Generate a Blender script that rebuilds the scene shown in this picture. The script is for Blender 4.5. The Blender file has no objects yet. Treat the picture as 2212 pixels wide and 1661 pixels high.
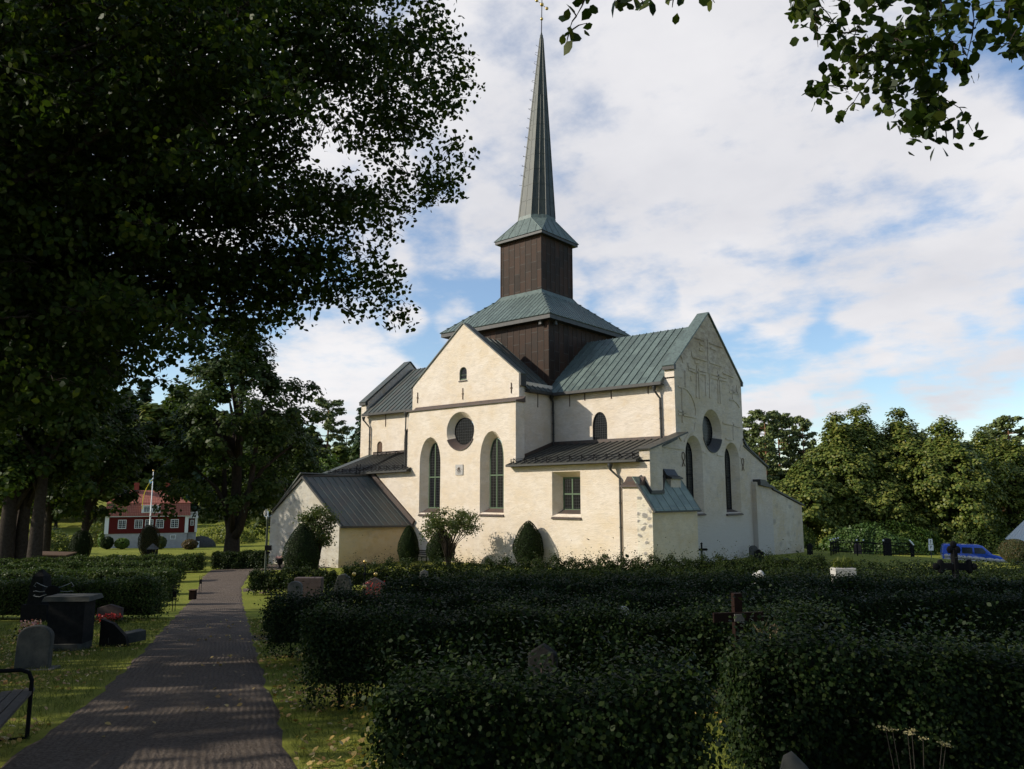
import bpy, bmesh, math, random
import numpy as np
from mathutils import Vector, Matrix
from mathutils.geometry import tessellate_polygon
random.seed(7); rng=np.random.default_rng(7)
R=math.radians; PI=math.pi
S=bpy.context.scene; COL=S.collection
# ---------------------------------------------------------------- camera
CAM=np.array([65.2,-40.84,5.2]); PITCH=.1442; YAW=-.7009; FPX=1640.0   # FPX for a 2212 px wide picture
FW=np.array([math.sin(YAW),math.cos(YAW)]); RT=np.array([math.cos(YAW),-math.sin(YAW)])
cam=bpy.data.cameras.new('camera'); camo=bpy.data.objects.new('camera',cam); COL.objects.link(camo)
camo.location=CAM.tolist(); camo.rotation_euler=(PI/2+PITCH,0,-YAW)
cam.angle=2*math.atan(2048/3037.7); cam.clip_start=.05; cam.clip_end=3000
S.camera=camo
# ---------------------------------------------------------------- light
SUN_TO=Vector((-.86,-1.0,.72)).normalized()
SUN_EL=math.asin(SUN_TO.z); SUN_AZ=math.atan2(SUN_TO.x,SUN_TO.y)
sl=bpy.data.lights.new('sun','SUN'); sl.energy=4.4; sl.angle=R(.5); sl.color=(1.0,.93,.80)
so=bpy.data.objects.new('sun',sl); COL.objects.link(so); so.rotation_euler=SUN_TO.to_track_quat('Z','Y').to_euler()
so.location=(0,-60,60)
S.view_settings.view_transform='Standard'; S.view_settings.look='None'; S.view_settings.exposure=0.2; S.view_settings.gamma=1
S.cycles.max_bounces=8; S.cycles.diffuse_bounces=3; S.cycles.transparent_max_bounces=8
S.cycles.use_denoising=True
def ray(u,v):
    x=(u-1106)/FPX; y=(830.5-v)/FPX; c,s=math.cos(PITCH),math.sin(PITCH)
    h=RT*x+FW*(c-y*s); return np.array([h[0],h[1],s+y*c])
W=bpy.data.worlds.new('World'); S.world=W; W.use_nodes=True
wt=W.node_tree; wt.nodes.clear()
def wn(t,**k):
    n=wt.nodes.new(t)
    for a,b in k.items():
        if a in n.inputs: n.inputs[a].default_value=b
        else: setattr(n,a,b)
    return n
def wm(op,a,b=None,c=None):
    n=wt.nodes.new('ShaderNodeMath'); n.operation=op
    for i,x in enumerate((a,b,c)):
        if x is None: continue
        if isinstance(x,(int,float)): n.inputs[i].default_value=x
        else: wt.links.new(x,n.inputs[i])
    return n.outputs[0]
sky=wn('ShaderNodeTexSky',sky_type='NISHITA'); sky.sun_disc=False; sky.sun_elevation=SUN_EL; sky.sun_rotation=SUN_AZ
sky.air_density=1.0; sky.dust_density=.6; sky.ozone_density=2.0
tc=wn('ShaderNodeTexCoord'); sep=wn('ShaderNodeSeparateXYZ'); wt.links.new(tc.outputs['Generated'],sep.inputs[0])
zz=wm('ADD',wm('MAXIMUM',sep.outputs[2],0.0),.22)
cx=wm('DIVIDE',sep.outputs[0],zz); cy=wm('DIVIDE',sep.outputs[1],zz)
cmb=wn('ShaderNodeCombineXYZ'); wt.links.new(cx,cmb.inputs[0]); wt.links.new(cy,cmb.inputs[1])
n1=wn('ShaderNodeTexNoise',Scale=2.6,Detail=9.0,Roughness=.58); wt.links.new(cmb.outputs[0],n1.inputs['Vector'])
n2=wn('ShaderNodeTexNoise',Scale=1.1,Detail=6.0,Roughness=.55); wt.links.new(cmb.outputs[0],n2.inputs['Vector'])
# cloud banks (u, v, radius in degrees, amount)
BANKS=[(1400,60,16,.6),(1780,330,15,.7),(1300,300,9,.6),(2030,430,8,.6),(1090,150,9,.6),(1620,480,7,.55),(1100,500,4.5,.45),(1900,540,6,.5),
 (1570,620,4,.55),(1690,660,3,.35),(1200,640,3,.4),(760,810,5,.6),(640,820,5,.55),(860,840,3,.35),(1620,900,2.6,.6),(1690,885,2.4,.45),(1790,860,3.5,.4),(1870,715,3,.45),(2080,760,5,.5),(1960,770,3,.4),(2190,560,5,.5),
 (690,300,9,.6),(300,250,14,.5),(820,560,3,.3),(2150,250,5,.2),(1330,500,7,.45),(1430,600,6,.38),(950,470,6,.3),(1000,700,2.5,.3),(880,700,2,.3),(1840,680,4,-.3),(1450,560,4,-.3),(2170,110,6,-.6),(2160,700,3,-.2)]
acc=None
for (u,v,rad,amp) in BANKS:
    d=ray(u,v); d=d/np.linalg.norm(d)
    dt=wn('ShaderNodeVectorMath',operation='DOT_PRODUCT'); wt.links.new(tc.outputs['Generated'],dt.inputs[0]); dt.inputs[1].default_value=d.tolist()
    mr=wn('ShaderNodeMapRange',interpolation_type='SMOOTHSTEP'); wt.links.new(dt.outputs['Value'],mr.inputs[0])
    mr.inputs[1].default_value=math.cos(R(rad)); mr.inputs[2].default_value=1-.15*(1-math.cos(R(rad))); mr.inputs[3].default_value=0; mr.inputs[4].default_value=amp
    acc=mr.outputs[0] if acc is None else wm('ADD',acc,mr.outputs[0])
# behind and beside the camera: broken cloud everywhere
dt=wn('ShaderNodeVectorMath',operation='DOT_PRODUCT'); wt.links.new(tc.outputs['Generated'],dt.inputs[0]); dt.inputs[1].default_value=(float(-FW[0]),float(-FW[1]),.35)
mr=wn('ShaderNodeMapRange',interpolation_type='SMOOTHSTEP'); wt.links.new(dt.outputs['Value'],mr.inputs[0]); mr.inputs[1].default_value=-.5; mr.inputs[2].default_value=.5; mr.inputs[4].default_value=.08
acc=wm('ADD',acc,mr.outputs[0])
n3=wn('ShaderNodeTexNoise',Scale=8.0,Detail=7.0,Roughness=.6); wt.links.new(cmb.outputs[0],n3.inputs['Vector'])
fld=wm('ADD',wm('ADD',wm('MINIMUM',acc,.54),wm('MULTIPLY',wm('SUBTRACT',n1.outputs['Fac'],.5),2.0)),wm('MULTIPLY',wm('SUBTRACT',n3.outputs['Fac'],.5),.7))
mk=wn('ShaderNodeMapRange',interpolation_type='SMOOTHSTEP'); wt.links.new(fld,mk.inputs[0]); mk.inputs[1].default_value=.0; mk.inputs[2].default_value=.62; mk.inputs[3].default_value=0.14; mk.inputs[4].default_value=1
cr=wn('ShaderNodeValToRGB'); wt.links.new(n2.outputs['Fac'],cr.inputs[0])
cr.color_ramp.elements[0].position=.36; cr.color_ramp.elements[0].color=(.66,.665,.71,1)
cr.color_ramp.elements[1].position=.66; cr.color_ramp.elements[1].color=(.86,.85,.865,1)
b1=wn('ShaderNodeBackground',Strength=.15); b2=wn('ShaderNodeBackground',Strength=.93)
hs=wn('ShaderNodeHueSaturation',Saturation=1.18,Value=1.0); wt.links.new(sky.outputs[0],hs.inputs['Color']); wt.links.new(hs.outputs[0],b1.inputs[0]); wt.links.new(cr.outputs[0],b2.inputs[0])
mx=wn('ShaderNodeMixShader'); wt.links.new(mk.outputs[0],mx.inputs[0]); wt.links.new(b1.outputs[0],mx.inputs[1]); wt.links.new(b2.outputs[0],mx.inputs[2])
wo=wn('ShaderNodeOutputWorld'); wt.links.new(mx.outputs[0],wo.inputs[0])
# ---------------------------------------------------------------- helpers
def ss(a,b,x):
    t=np.clip((np.asarray(x,float)-a)/(b-a),0,1); return t*t*(3-2*t)
def grd(r,d):
    "height of the ground at r metres right of and d metres ahead of the camera"
    r=np.asarray(r,float); d=np.asarray(d,float)
    far=np.clip(.3+.025*(r+5),-.6,.55)-.035*np.clip(d-60,0,65)
    near=3.55-.088*np.maximum(d,-9)
    k=.35; z=.5*(near+far+np.sqrt((near-far)**2+k*k))-.04
    z=z-1.3*ss(28,42,r)*ss(50,68,d)+.115*np.clip(d-124,0,150)+.05*np.sin(r*.21+d*.13)*ss(20,30,np.abs(r)+0*d)
    return z
def wxy(r,d): return CAM[0]+r*RT[0]+d*FW[0], CAM[1]+r*RT[1]+d*FW[1]
def rd(x,y):
    dx,dy=x-CAM[0],y-CAM[1]; return dx*RT[0]+dy*RT[1], dx*FW[0]+dy*FW[1]
def gz(x,y):
    r,d=rd(x,y); return float(grd(r,d))
def at(u,d,dz=0.0):
    "point on the ground at picture column u and distance d"
    z=0.0
    for _ in range(4):
        r=(u-1106)/FPX*(math.cos(PITCH)*d+math.sin(PITCH)*(z-5.2)); z=float(grd(r,d))
    x,y=wxy(r,d); return Vector((x,y,z+dz))
def gp(u,v):
    "ground point seen at picture point u, v"
    q=ray(u,v); t=2.0
    while t<400:
        p=CAM+q*t; r,d=rd(p[0],p[1])
        if p[2]<float(grd(r,d)): break
        t+=.05+t*.004
    return Vector(p.tolist())
def hz(v,d):
    y=(830.5-v)/FPX; c,s=math.cos(PITCH),math.sin(PITCH); return 5.2+d*(s+y*c)/(c-y*s)
def p3(u,v,d):
    q=ray(u,v); k=d/(q[0]*FW[0]+q[1]*FW[1]); p=CAM+q*k; return Vector(p.tolist())
# ---------------------------------------------------------------- materials
def mat(name,col,rough=.8,spec=.3,metal=0.0):
    m=bpy.data.materials.new(name); m.use_nodes=True; nt=m.node_tree; b=nt.nodes['Principled BSDF']
    b.inputs['Base Color'].default_value=(*col,1); b.inputs['Roughness'].default_value=rough; b.inputs['Specular IOR Level'].default_value=spec; b.inputs['Metallic'].default_value=metal
    return m
class NT:
    def __init__(s,m): s.t=m.node_tree; s.b=s.t.nodes['Principled BSDF']
    def n(s,t,**k):
        n=s.t.nodes.new(t)
        for a,b in k.items():
            a2=a.replace('_',' ') if a not in n.bl_rna.properties else a
            if a2 in n.inputs and a not in n.bl_rna.properties: n.inputs[a2].default_value=b
            else: setattr(n,a,b)
        return n
    def l(s,a,b): s.t.links.new(a,b)
    def pos(s,sc=(1,1,1),obj=False):
        if obj: g=s.n('ShaderNodeTexCoord').outputs['Object']
        else: g=s.n('ShaderNodeNewGeometry').outputs['Position']
        m=s.n('ShaderNodeVectorMath',operation='MULTIPLY'); s.l(g,m.inputs[0]); m.inputs[1].default_value=sc; return m.outputs[0]
    def noise(s,vec,scale,detail=4,rough=.5):
        n=s.n('ShaderNodeTexNoise'); n.inputs['Scale'].default_value=scale; n.inputs['Detail'].default_value=detail; n.inputs['Roughness'].default_value=rough
        s.l(vec,n.inputs['Vector']); return n.outputs['Fac']
    def ramp(s,fac,stops):
        r=s.n('ShaderNodeValToRGB'); e=r.color_ramp.elements
        while len(e)<len(stops): e.new(.5)
        for i,(p,c) in enumerate(stops): e[i].position=p; e[i].color=(*c,1)
        s.l(fac,r.inputs[0]); return r.outputs[0]
    def mix(s,fac,a,b,mode='MIX'):
        m=s.n('ShaderNodeMix',data_type='RGBA',blend_type=mode)
        for i,x in ((0,fac),(6,a),(7,b)):
            if isinstance(x,(int,float)): m.inputs[i].default_value=x
            elif isinstance(x,tuple): m.inputs[i].default_value=(*x,1)
            else: s.l(x,m.inputs[i])
        return m.outputs[2]
    def math(s,op,a,b=0.0):
        n=s.n('ShaderNodeMath',operation=op)
        for i,x in enumerate((a,b)):
            if isinstance(x,(int,float)): n.inputs[i].default_value=x
            else: s.l(x,n.inputs[i])
        return n.outputs[0]
    def rng(s,x,a,b,c=0.0,d=1.0):
        n=s.n('ShaderNodeMapRange'); s.l(x,n.inputs[0])
        for i,q in enumerate((a,b,c,d)): n.inputs[i+1].default_value=q
        return n.outputs[0]
    def bump(s,h,strength,dist):
        n=s.n('ShaderNodeBump'); n.inputs['Strength'].default_value=strength; n.inputs['Distance'].default_value=dist; s.l(h,n.inputs['Height'])
        s.l(n.outputs[0],s.b.inputs['Normal']); return n
    def col(s,c): s.l(c,s.b.inputs['Base Color'])
    def uz(s):
        "vector (x+y, z): runs along any wall of the church"
        p=s.n('ShaderNodeSeparateXYZ'); s.l(s.n('ShaderNodeNewGeometry').outputs['Position'],p.inputs[0])
        c=s.n('ShaderNodeCombineXYZ'); s.l(s.math('ADD',p.outputs[0],p.outputs[1]),c.inputs[0]); s.l(p.outputs[2],c.inputs[1]); return c.outputs[0],p
def plaster(name,base,warm,grey,stone=0.0,ssc=1.3,pk=(.42,.52),worn=False):
    m=mat(name,base,.9,.15); t=NT(m); v,p=t.uz(); P=t.pos()
    big=t.noise(P,.35,5,.6); mid=t.noise(t.pos((1,1,2.2)),1.6,6,.65); fine=t.noise(t.pos((1,1,2.5)),9,5,.6)
    c=t.mix(t.rng(big,.40,.62),base,warm); pt=t.noise(t.pos((1,1,1.4)),.75,7,.72); c=t.mix(t.math('MULTIPLY',t.rng(pt,.50,.60),.40),c,(base[0]*1.12,base[1]*1.16,base[2]*1.24)); c=t.mix(t.math('MULTIPLY',t.rng(pt,.44,.34),.40),c,(base[0]*.84,base[1]*.74,base[2]*.58)); c=t.mix(t.math('MULTIPLY',t.rng(mid,.48,.70),.65),c,grey)
    c=t.mix(t.math('MULTIPLY',t.rng(fine,.60,.74),.6),c,(base[0]*.55,base[1]*.50,base[2]*.45))
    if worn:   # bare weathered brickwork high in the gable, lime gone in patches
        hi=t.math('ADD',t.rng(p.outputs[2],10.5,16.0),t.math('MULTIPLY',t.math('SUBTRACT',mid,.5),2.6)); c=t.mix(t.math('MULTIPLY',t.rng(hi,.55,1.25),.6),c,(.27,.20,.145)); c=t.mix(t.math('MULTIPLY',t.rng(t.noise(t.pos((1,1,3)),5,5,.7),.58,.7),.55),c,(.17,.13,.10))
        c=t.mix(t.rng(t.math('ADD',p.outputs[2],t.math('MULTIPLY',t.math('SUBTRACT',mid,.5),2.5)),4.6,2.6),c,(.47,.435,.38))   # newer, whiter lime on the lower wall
    # damp staining that climbs irregularly from the ground
    low=t.math('ADD',t.rng(p.outputs[2],3.2,.2),t.math('MULTIPLY',t.math('SUBTRACT',mid,.5),2.2))
    c=t.mix(t.math('MULTIPLY',t.rng(low,.7,1.4),.6),c,(base[0]*.68,base[1]*.55,base[2]*.38))
    br=t.n('ShaderNodeTexBrick'); br.inputs['Scale'].default_value=1; br.inputs['Brick Width'].default_value=.31; br.inputs['Row Height'].default_value=.105; br.inputs['Mortar Size'].default_value=.012; br.inputs['Mortar Smooth'].default_value=.9
    wob=t.n('ShaderNodeVectorMath',operation='MULTIPLY_ADD'); nz=t.n('ShaderNodeTexNoise'); nz.inputs['Scale'].default_value=2.0; t.l(P,nz.inputs['Vector']); t.l(nz.outputs['Color'],wob.inputs[0]); wob.inputs[1].default_value=(.12,.12,0); t.l(v,wob.inputs[2]); t.l(wob.outputs[0],br.inputs['Vector'])
    h=t.math('ADD',t.math('MULTIPLY',br.outputs['Fac'],-.16),t.math('ADD',t.math('MULTIPLY',fine,1.1),t.math('MULTIPLY',mid,1.5)))
    vb=t.n('ShaderNodeTexVoronoi'); vb.inputs['Scale'].default_value=2.1; t.l(t.pos((1,1,1.7)),vb.inputs['Vector']); h=t.math('ADD',h,t.math('MULTIPLY',t.math('MULTIPLY',vb.outputs['Distance'],-1.6),t.rng(low,.5,1.3)))
    if stone:
        vo=t.n('ShaderNodeTexVoronoi'); vo.inputs['Scale'].default_value=ssc; w2=t.n('ShaderNodeVectorMath',operation='MULTIPLY_ADD'); t.l(nz.outputs['Color'],w2.inputs[0]); w2.inputs[1].default_value=(.5,.5,.5); t.l(t.pos((1,1,1.5)),w2.inputs[2]); t.l(w2.outputs[0],vo.inputs['Vector'])
        sf=t.rng(vo.outputs['Distance'],.50,.28); sc_=t.n('ShaderNodeSeparateXYZ'); t.l(vo.outputs['Color'],sc_.inputs[0]); pick=t.rng(sc_.outputs[0],*pk)
        sf=t.math('MULTIPLY',sf,pick)
        c=t.mix(t.math('MULTIPLY',sf,stone),c,t.mix(fine,(.16,.155,.15),(.36,.33,.29))); h=t.math('ADD',h,t.math('MULTIPLY',sf,.8))
    t.col(c); t.bump(h,.6,.06); return m
M={}
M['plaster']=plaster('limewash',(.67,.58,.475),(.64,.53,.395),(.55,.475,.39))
M['plaster_shade']=plaster('limewash_shaded',(.55,.485,.40),(.51,.43,.315),(.39,.355,.32),0,1,(1,2),True)  # same limewash, toned down so the colour carries the east side's shade
M['ochre']=plaster('ochre_wash',(.62,.52,.36),(.58,.47,.30),(.5,.43,.32))
M['porch_plaster']=plaster('porch_ochre',(.58,.46,.28),(.54,.40,.21),(.52,.45,.33),.15,1.4,(.7,.8))
M['rubble']=plaster('rubble_lime',(.46,.425,.36),(.43,.38,.30),(.33,.31,.285),.6,1.5,(.55,.75))
M['buttress_stone']=plaster('buttress_rubble',(.64,.58,.47),(.60,.51,.38),(.54,.5,.44),.95,2.4,(.35,.45))
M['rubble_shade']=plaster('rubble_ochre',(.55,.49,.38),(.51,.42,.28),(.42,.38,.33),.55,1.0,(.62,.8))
def copper(name,a,b,c,rough=.55,sc=1.0):
    m=mat(name,a,rough,.4); t=NT(m); P=t.pos()
    n=t.noise(P,.9*sc,5,.6); s=t.noise(t.pos((2.5,2.5,.5)),2.2*sc,5,.65); f=t.noise(P,14,3)
    k=t.mix(t.rng(n,.35,.65),a,b); k=t.mix(t.rng(s,.47,.66),k,c); k=t.mix(t.math('MULTIPLY',t.rng(f,.55,.75),.3),k,(a[0]*.5,a[1]*.5,a[2]*.5))
    gi=t.n('ShaderNodeNewGeometry').outputs['Random Per Island']; k=t.mix(t.math('MULTIPLY',t.rng(gi,.55,1.0),.55),k,c); k=t.mix(t.math('MULTIPLY',t.rng(gi,.4,.0),.35),k,(a[0]*1.35,a[1]*1.32,a[2]*1.3))
    t.col(k); t.bump(t.math('ADD',t.math('MULTIPLY',n,1.0),t.math('MULTIPLY',f,.15)),.35,.05); return m
M['verdigris']=copper('verdigris',(.115,.150,.133),(.090,.120,.107),(.058,.072,.064))
M['green_dark']=copper('dark_copper_green',(.062,.080,.070),(.045,.055,.050),(.085,.070,.055))
M['aisle_copper']=copper('aisle_copper',(.030,.032,.027),(.020,.020,.018),(.062,.058,.044))
M['verdigris_light']=copper('verdigris_light',(.165,.205,.160),(.135,.172,.135),(.10,.125,.10))
M['trim']=copper('blackened_copper',(.030,.032,.030),(.022,.023,.023),(.05,.043,.036))
M['flash']=copper('brown_copper',(.085,.052,.038),(.06,.042,.034),(.045,.04,.035))
M['spire']=copper('spire_copper',(.028,.038,.032),(.019,.025,.022),(.055,.058,.040))
def boards():
    m=mat('brown_copper_boards',(.06,.04,.03),.6,.10); t=NT(m); v,p=t.uz(); P=t.pos()
    s=t.n('ShaderNodeSeparateXYZ'); t.l(v,s.inputs[0]); c=t.n('ShaderNodeCombineXYZ'); t.l(s.outputs[1],c.inputs[0]); t.l(s.outputs[0],c.inputs[1])
    br=t.n('ShaderNodeTexBrick'); br.inputs['Scale'].default_value=1; br.inputs['Brick Width'].default_value=1.55; br.inputs['Row Height'].default_value=.62; br.inputs['Mortar Size'].default_value=.018; br.inputs['Bias'].default_value=0
    br.inputs['Color1'].default_value=(.050,.027,.017,1); br.inputs['Color2'].default_value=(.026,.017,.012,1); br.inputs['Mortar'].default_value=(.075,.072,.065,1); t.l(c.outputs[0],br.inputs['Vector'])
    n=t.noise(t.pos((1,1,.6)),1.5,5,.65); k=t.mix(t.math('MULTIPLY',t.rng(n,.5,.75),.6),br.outputs['Color'],(.028,.029,.027)); t.col(k); t.bump(n,.4,.06); return m
M['boards']=boards()
M['glass']=mat('leaded_glass',(.005,.006,.007),.2,.12)
M['lead']=mat('lead_came',(.09,.095,.10),.7,.2)
M['metal']=mat('galvanised_metal',(.20,.21,.22),.5,.4)
M['green_wood']=mat('green_window_wood',(.075,.115,.065),.6,.3)
M['iron']=mat('black_iron',(.009,.009,.010),.75,.06)
M['rust']=mat('rusty_iron',(.10,.062,.04),.8,.2)
M['gold']=mat('gilding',(.62,.43,.16),.32,.5,1.0)
def speck(name,a,b,sc,rough=.85,bump=.3,obj=False,dist=.02):
    m=mat(name,a,rough,.25 if a[0]>.03 else .06); t=NT(m); P=t.pos(obj=obj); n=t.noise(P,sc,6,.65); f=t.noise(P,sc*6,3,.6)
    k=t.mix(t.rng(n,.35,.68),a,b); k=t.mix(t.math('MULTIPLY',t.rng(f,.55,.75),.35),k,(a[0]*.45,a[1]*.45,a[2]*.45)); t.col(k); t.bump(t.math('ADD',n,t.math('MULTIPLY',f,.5)),bump,dist); return m
M['granite_dark']=speck('dark_granite',(.010,.010,.0105),(.019,.018,.017),9,.7)
M['granite']=speck('weathered_granite',(.07,.07,.067),(.11,.107,.098),7)
M['granite_pale']=speck('pale_granite',(.34,.32,.30),(.46,.44,.41),6)
M['granite_red']=speck('reddish_granite',(.062,.044,.040),(.095,.068,.060),7)
M['oldstone']=speck('mossy_stone',(.036,.037,.033),(.075,.072,.060),4)
M['redwood']=speck('stained_red_wood',(.012,.007,.006),(.019,.010,.008),5,.8)
M['greywood']=speck('weathered_wood',(.16,.145,.13),(.10,.09,.08),6,.85)
M['benchwood']=speck('dark_bench_wood',(.055,.047,.040),(.085,.07,.058),8,.7)
M['bark']=speck('bark',(.028,.022,.018),(.055,.045,.036),5,.95,.8,dist=.06)
M['pinebark']=speck('pine_bark',(.16,.075,.04),(.24,.12,.065),3,.95,.6,dist=.05)
M['twig']=mat('twig',(.05,.042,.035),.9,.1)
M['white']=mat('white_paint',(.78,.78,.76),.6,.3)
def leaf(name,cols,trans=.35,gloss=.25,rough=.45):
    m=bpy.data.materials.new(name); m.use_nodes=True; t=NT(m); b=t.b; b.inputs['Roughness'].default_value=rough; b.inputs['Specular IOR Level'].default_value=gloss
    g=t.n('ShaderNodeNewGeometry'); k=len(cols); c=t.ramp(g.outputs['Random Per Island'],[(i/(k-1) if k>1 else 0,cc) for i,cc in enumerate(cols)])
    t.col(c); tr=t.n('ShaderNodeBsdfTranslucent'); mm=t.mix(1.0,c,(1.0,1.15,.45),'MULTIPLY'); t.l(mm,tr.inputs[0])
    mx=t.n('ShaderNodeMixShader'); mx.inputs[0].default_value=trans; t.l(b.outputs[0],mx.inputs[1]); t.l(tr.outputs[0],mx.inputs[2]); t.l(mx.outputs[0],t.t.nodes['Material Output'].inputs[0]); return m
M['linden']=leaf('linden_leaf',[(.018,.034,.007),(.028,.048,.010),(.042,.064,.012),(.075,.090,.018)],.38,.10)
M['linden_sun']=leaf('linden_leaf_sunlit',[(.040,.066,.012),(.082,.114,.020),(.138,.160,.030),(.20,.195,.044)],.25,.2)  # brighter linden leaf: sunlight put into the colour
M['darktree']=leaf('maple_leaf',[(.024,.043,.010),(.040,.062,.014),(.066,.084,.020)],.32,.10)
M['brighttree']=leaf('bright_ash_leaf',[(.08,.14,.025),(.11,.17,.03),(.14,.18,.04)],.35,.2)
M['pine']=leaf('pine_needles',[(.070,.098,.032),(.105,.130,.040),(.14,.16,.05)],.1,.15)
M['spruce']=leaf('spruce_needles',[(.022,.042,.020),(.034,.056,.026)],.1,.15)
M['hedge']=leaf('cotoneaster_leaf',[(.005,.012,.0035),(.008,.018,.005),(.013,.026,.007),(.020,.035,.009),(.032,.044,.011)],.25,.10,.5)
M['boxleaf']=leaf('box_leaf',[(.013,.024,.006),(.022,.036,.009),(.046,.058,.014)],.22,.08)
M['boxleaf_sun']=leaf('box_leaf_sunlit',[(.026,.046,.011),(.044,.068,.015),(.090,.108,.028)],.28,.10)  # box leaf lightened, sunshine on the left hedges put into its colour
M['yew']=leaf('yew_needles',[(.010,.020,.006),(.016,.028,.008),(.026,.038,.011)],.1,.05)
M['thuja']=leaf('thuja_scale',[(.03,.05,.018),(.05,.06,.02),(.10,.055,.02)],.15,.2)
M['lilac']=leaf('lilac_leaf',[(.05,.075,.022),(.07,.09,.025),(.10,.10,.03)],.3,.25)
M['fallen']=leaf('fallen_leaf',[(.36,.22,.05),(.42,.30,.11),(.26,.12,.04),(.50,.42,.20)],.2,.2)
M['blade']=leaf('grass_blade',[(.055,.080,.012),(.080,.105,.016),(.11,.13,.022),(.15,.15,.035)],.3,.2)
M['ivy']=leaf('hop_leaf',[(.05,.095,.022),(.07,.12,.028),(.09,.13,.035)],.3,.25)
# ---------------------------------------------------------------- mesh building
class MB:
    def __init__(s): s.v=[]; s.f=[]; s.mi=[]; s.cur=0; s.sm=False
    def add(s,vs,fs):
        o=len(s.v); s.v+= [tuple(p) for p in vs]; s.f+=[tuple(i+o for i in f) for f in fs]; s.mi+=[s.cur]*len(fs); return s
    def quad(s,*p): return s.add(p,[tuple(range(len(p)))])
    def box(s,a,b,mtx=None):
        x0,y0,z0=a; x1,y1,z1=b
        vs=[Vector(p) for p in ((x0,y0,z0),(x1,y0,z0),(x1,y1,z0),(x0,y1,z0),(x0,y0,z1),(x1,y0,z1),(x1,y1,z1),(x0,y1,z1))]
        if mtx: vs=[mtx@p for p in vs]
        return s.add(vs,[(3,2,1,0),(4,5,6,7),(0,1,5,4),(1,2,6,5),(2,3,7,6),(3,0,4,7)])
    def bar(s,p,q,w,h=None,up=(0,0,1)):
        "rectangular bar from p to q"
        p,q=Vector(p),Vector(q); h=h or w; d=(q-p)
        if d.length<1e-6: return s
        d.normalize(); u=Vector(up)
        if abs(d.dot(u))>.98: u=Vector((1,0,0))
        a=d.cross(u).normalized()*w/2; b=a.cross(d).normalized()*h/2
        vs=[p-a-b,p+a-b,p+a+b,p-a+b,q-a-b,q+a-b,q+a+b,q-a+b]
        return s.add(vs,[(0,3,2,1),(4,5,6,7),(0,1,5,4),(1,2,6,5),(2,3,7,6),(3,0,4,7)])
    def tube(s,pts,rad,n=8,cap=True):
        pts=[Vector(p) for p in pts]
        if not hasattr(rad,'__len__'): rad=[rad]*len(pts)
        vs=[]; fs=[]; ref=Vector((.13,.31,.94))
        for i,p in enumerate(pts):
            d=(pts[min(i+1,len(pts)-1)]-pts[max(i-1,0)]).normalized()
            if abs(d.dot(ref))>.97: ref=Vector((1,.1,.1))
            a=d.cross(ref).normalized(); b=d.cross(a)
            vs+=[p+(a*math.cos(2*PI*k/n)+b*math.sin(2*PI*k/n))*rad[i] for k in range(n)]
        for i in range(len(pts)-1):
            fs+=[(i*n+k,i*n+(k+1)%n,(i+1)*n+(k+1)%n,(i+1)*n+k) for k in range(n)]
        if cap: fs+=[tuple(range(n-1,-1,-1)),tuple((len(pts)-1)*n+k for k in range(n))]
        return s.add(vs,fs)
    def lathe(s,prof,c=(0,0,0),n=20,sq=1.0):
        c=Vector(c); vs=[];fs=[]
        for r,z in prof: vs+=[c+Vector((r*math.cos(2*PI*k/n),r*sq*math.sin(2*PI*k/n),z)) for k in range(n)]
        for i in range(len(prof)-1): fs+=[(i*n+k,i*n+(k+1)%n,(i+1)*n+(k+1)%n,(i+1)*n+k) for k in range(n)]
        fs+=[tuple(range(n-1,-1,-1)),tuple((len(prof)-1)*n+k for k in range(n))]
        return s.add(vs,fs)
    def ball(s,c,r,n=14,m=8,sc=(1,1,1)):
        c=Vector(c)
        prof=[(r*math.sin(PI*i/m),-r*math.cos(PI*i/m)) for i in range(m+1)]
        vs=[];fs=[]
        for a,z in prof: vs+=[c+Vector((max(a,1e-4)*math.cos(2*PI*k/n)*sc[0],max(a,1e-4)*math.sin(2*PI*k/n)*sc[1],z*sc[2])) for k in range(n)]
        for i in range(m): fs+=[(i*n+k,i*n+(k+1)%n,(i+1)*n+(k+1)%n,(i+1)*n+k) for k in range(n)]
        return s.add(vs,fs)
    def prism(s,poly,to3,a,b):
        "polygon (2D list) extruded between depths a and b; to3(p2,depth)->xyz"
        n=len(poly); vs=[to3(p,a) for p in poly]+[to3(p,b) for p in poly]
        return s.add(vs,[tuple(range(n-1,-1,-1)),tuple(range(n,2*n))]+[(k,(k+1)%n,n+(k+1)%n,n+k) for k in range(n)])
    def build(s,name,m,parent=None,smooth=False):
        me=bpy.data.meshes.new(name); me.from_pydata([tuple(p) for p in s.v],[],s.f)
        for x in (m if isinstance(m,(list,tuple)) else [m]): me.materials.append(x)
        me.polygons.foreach_set('material_index',s.mi)
        if smooth or s.sm: me.polygons.foreach_set('use_smooth',[True]*len(s.f))
        bm=bmesh.new(); bm.from_mesh(me); bmesh.ops.recalc_face_normals(bm,faces=bm.faces); bm.to_mesh(me); bm.free()
        o=bpy.data.objects.new(name,me); COL.objects.link(o)
        if parent is not None: put(o,parent)
        return o
def put(o,parent):
    o.parent=parent; o.matrix_parent_inverse=parent.matrix_world.inverted() if False else Matrix.Identity(4)
    if parent.get('_w'): o.location=-Vector(parent['_w'])      # meshes written in world metres under a thing that stands elsewhere
    return o
def tag(o,label,cat,group=None):
    o['label']=label; o['category']=cat
    if group: o['group']=group
    return o
def struct(o,kind='structure'): o['kind']=kind; return o
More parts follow.
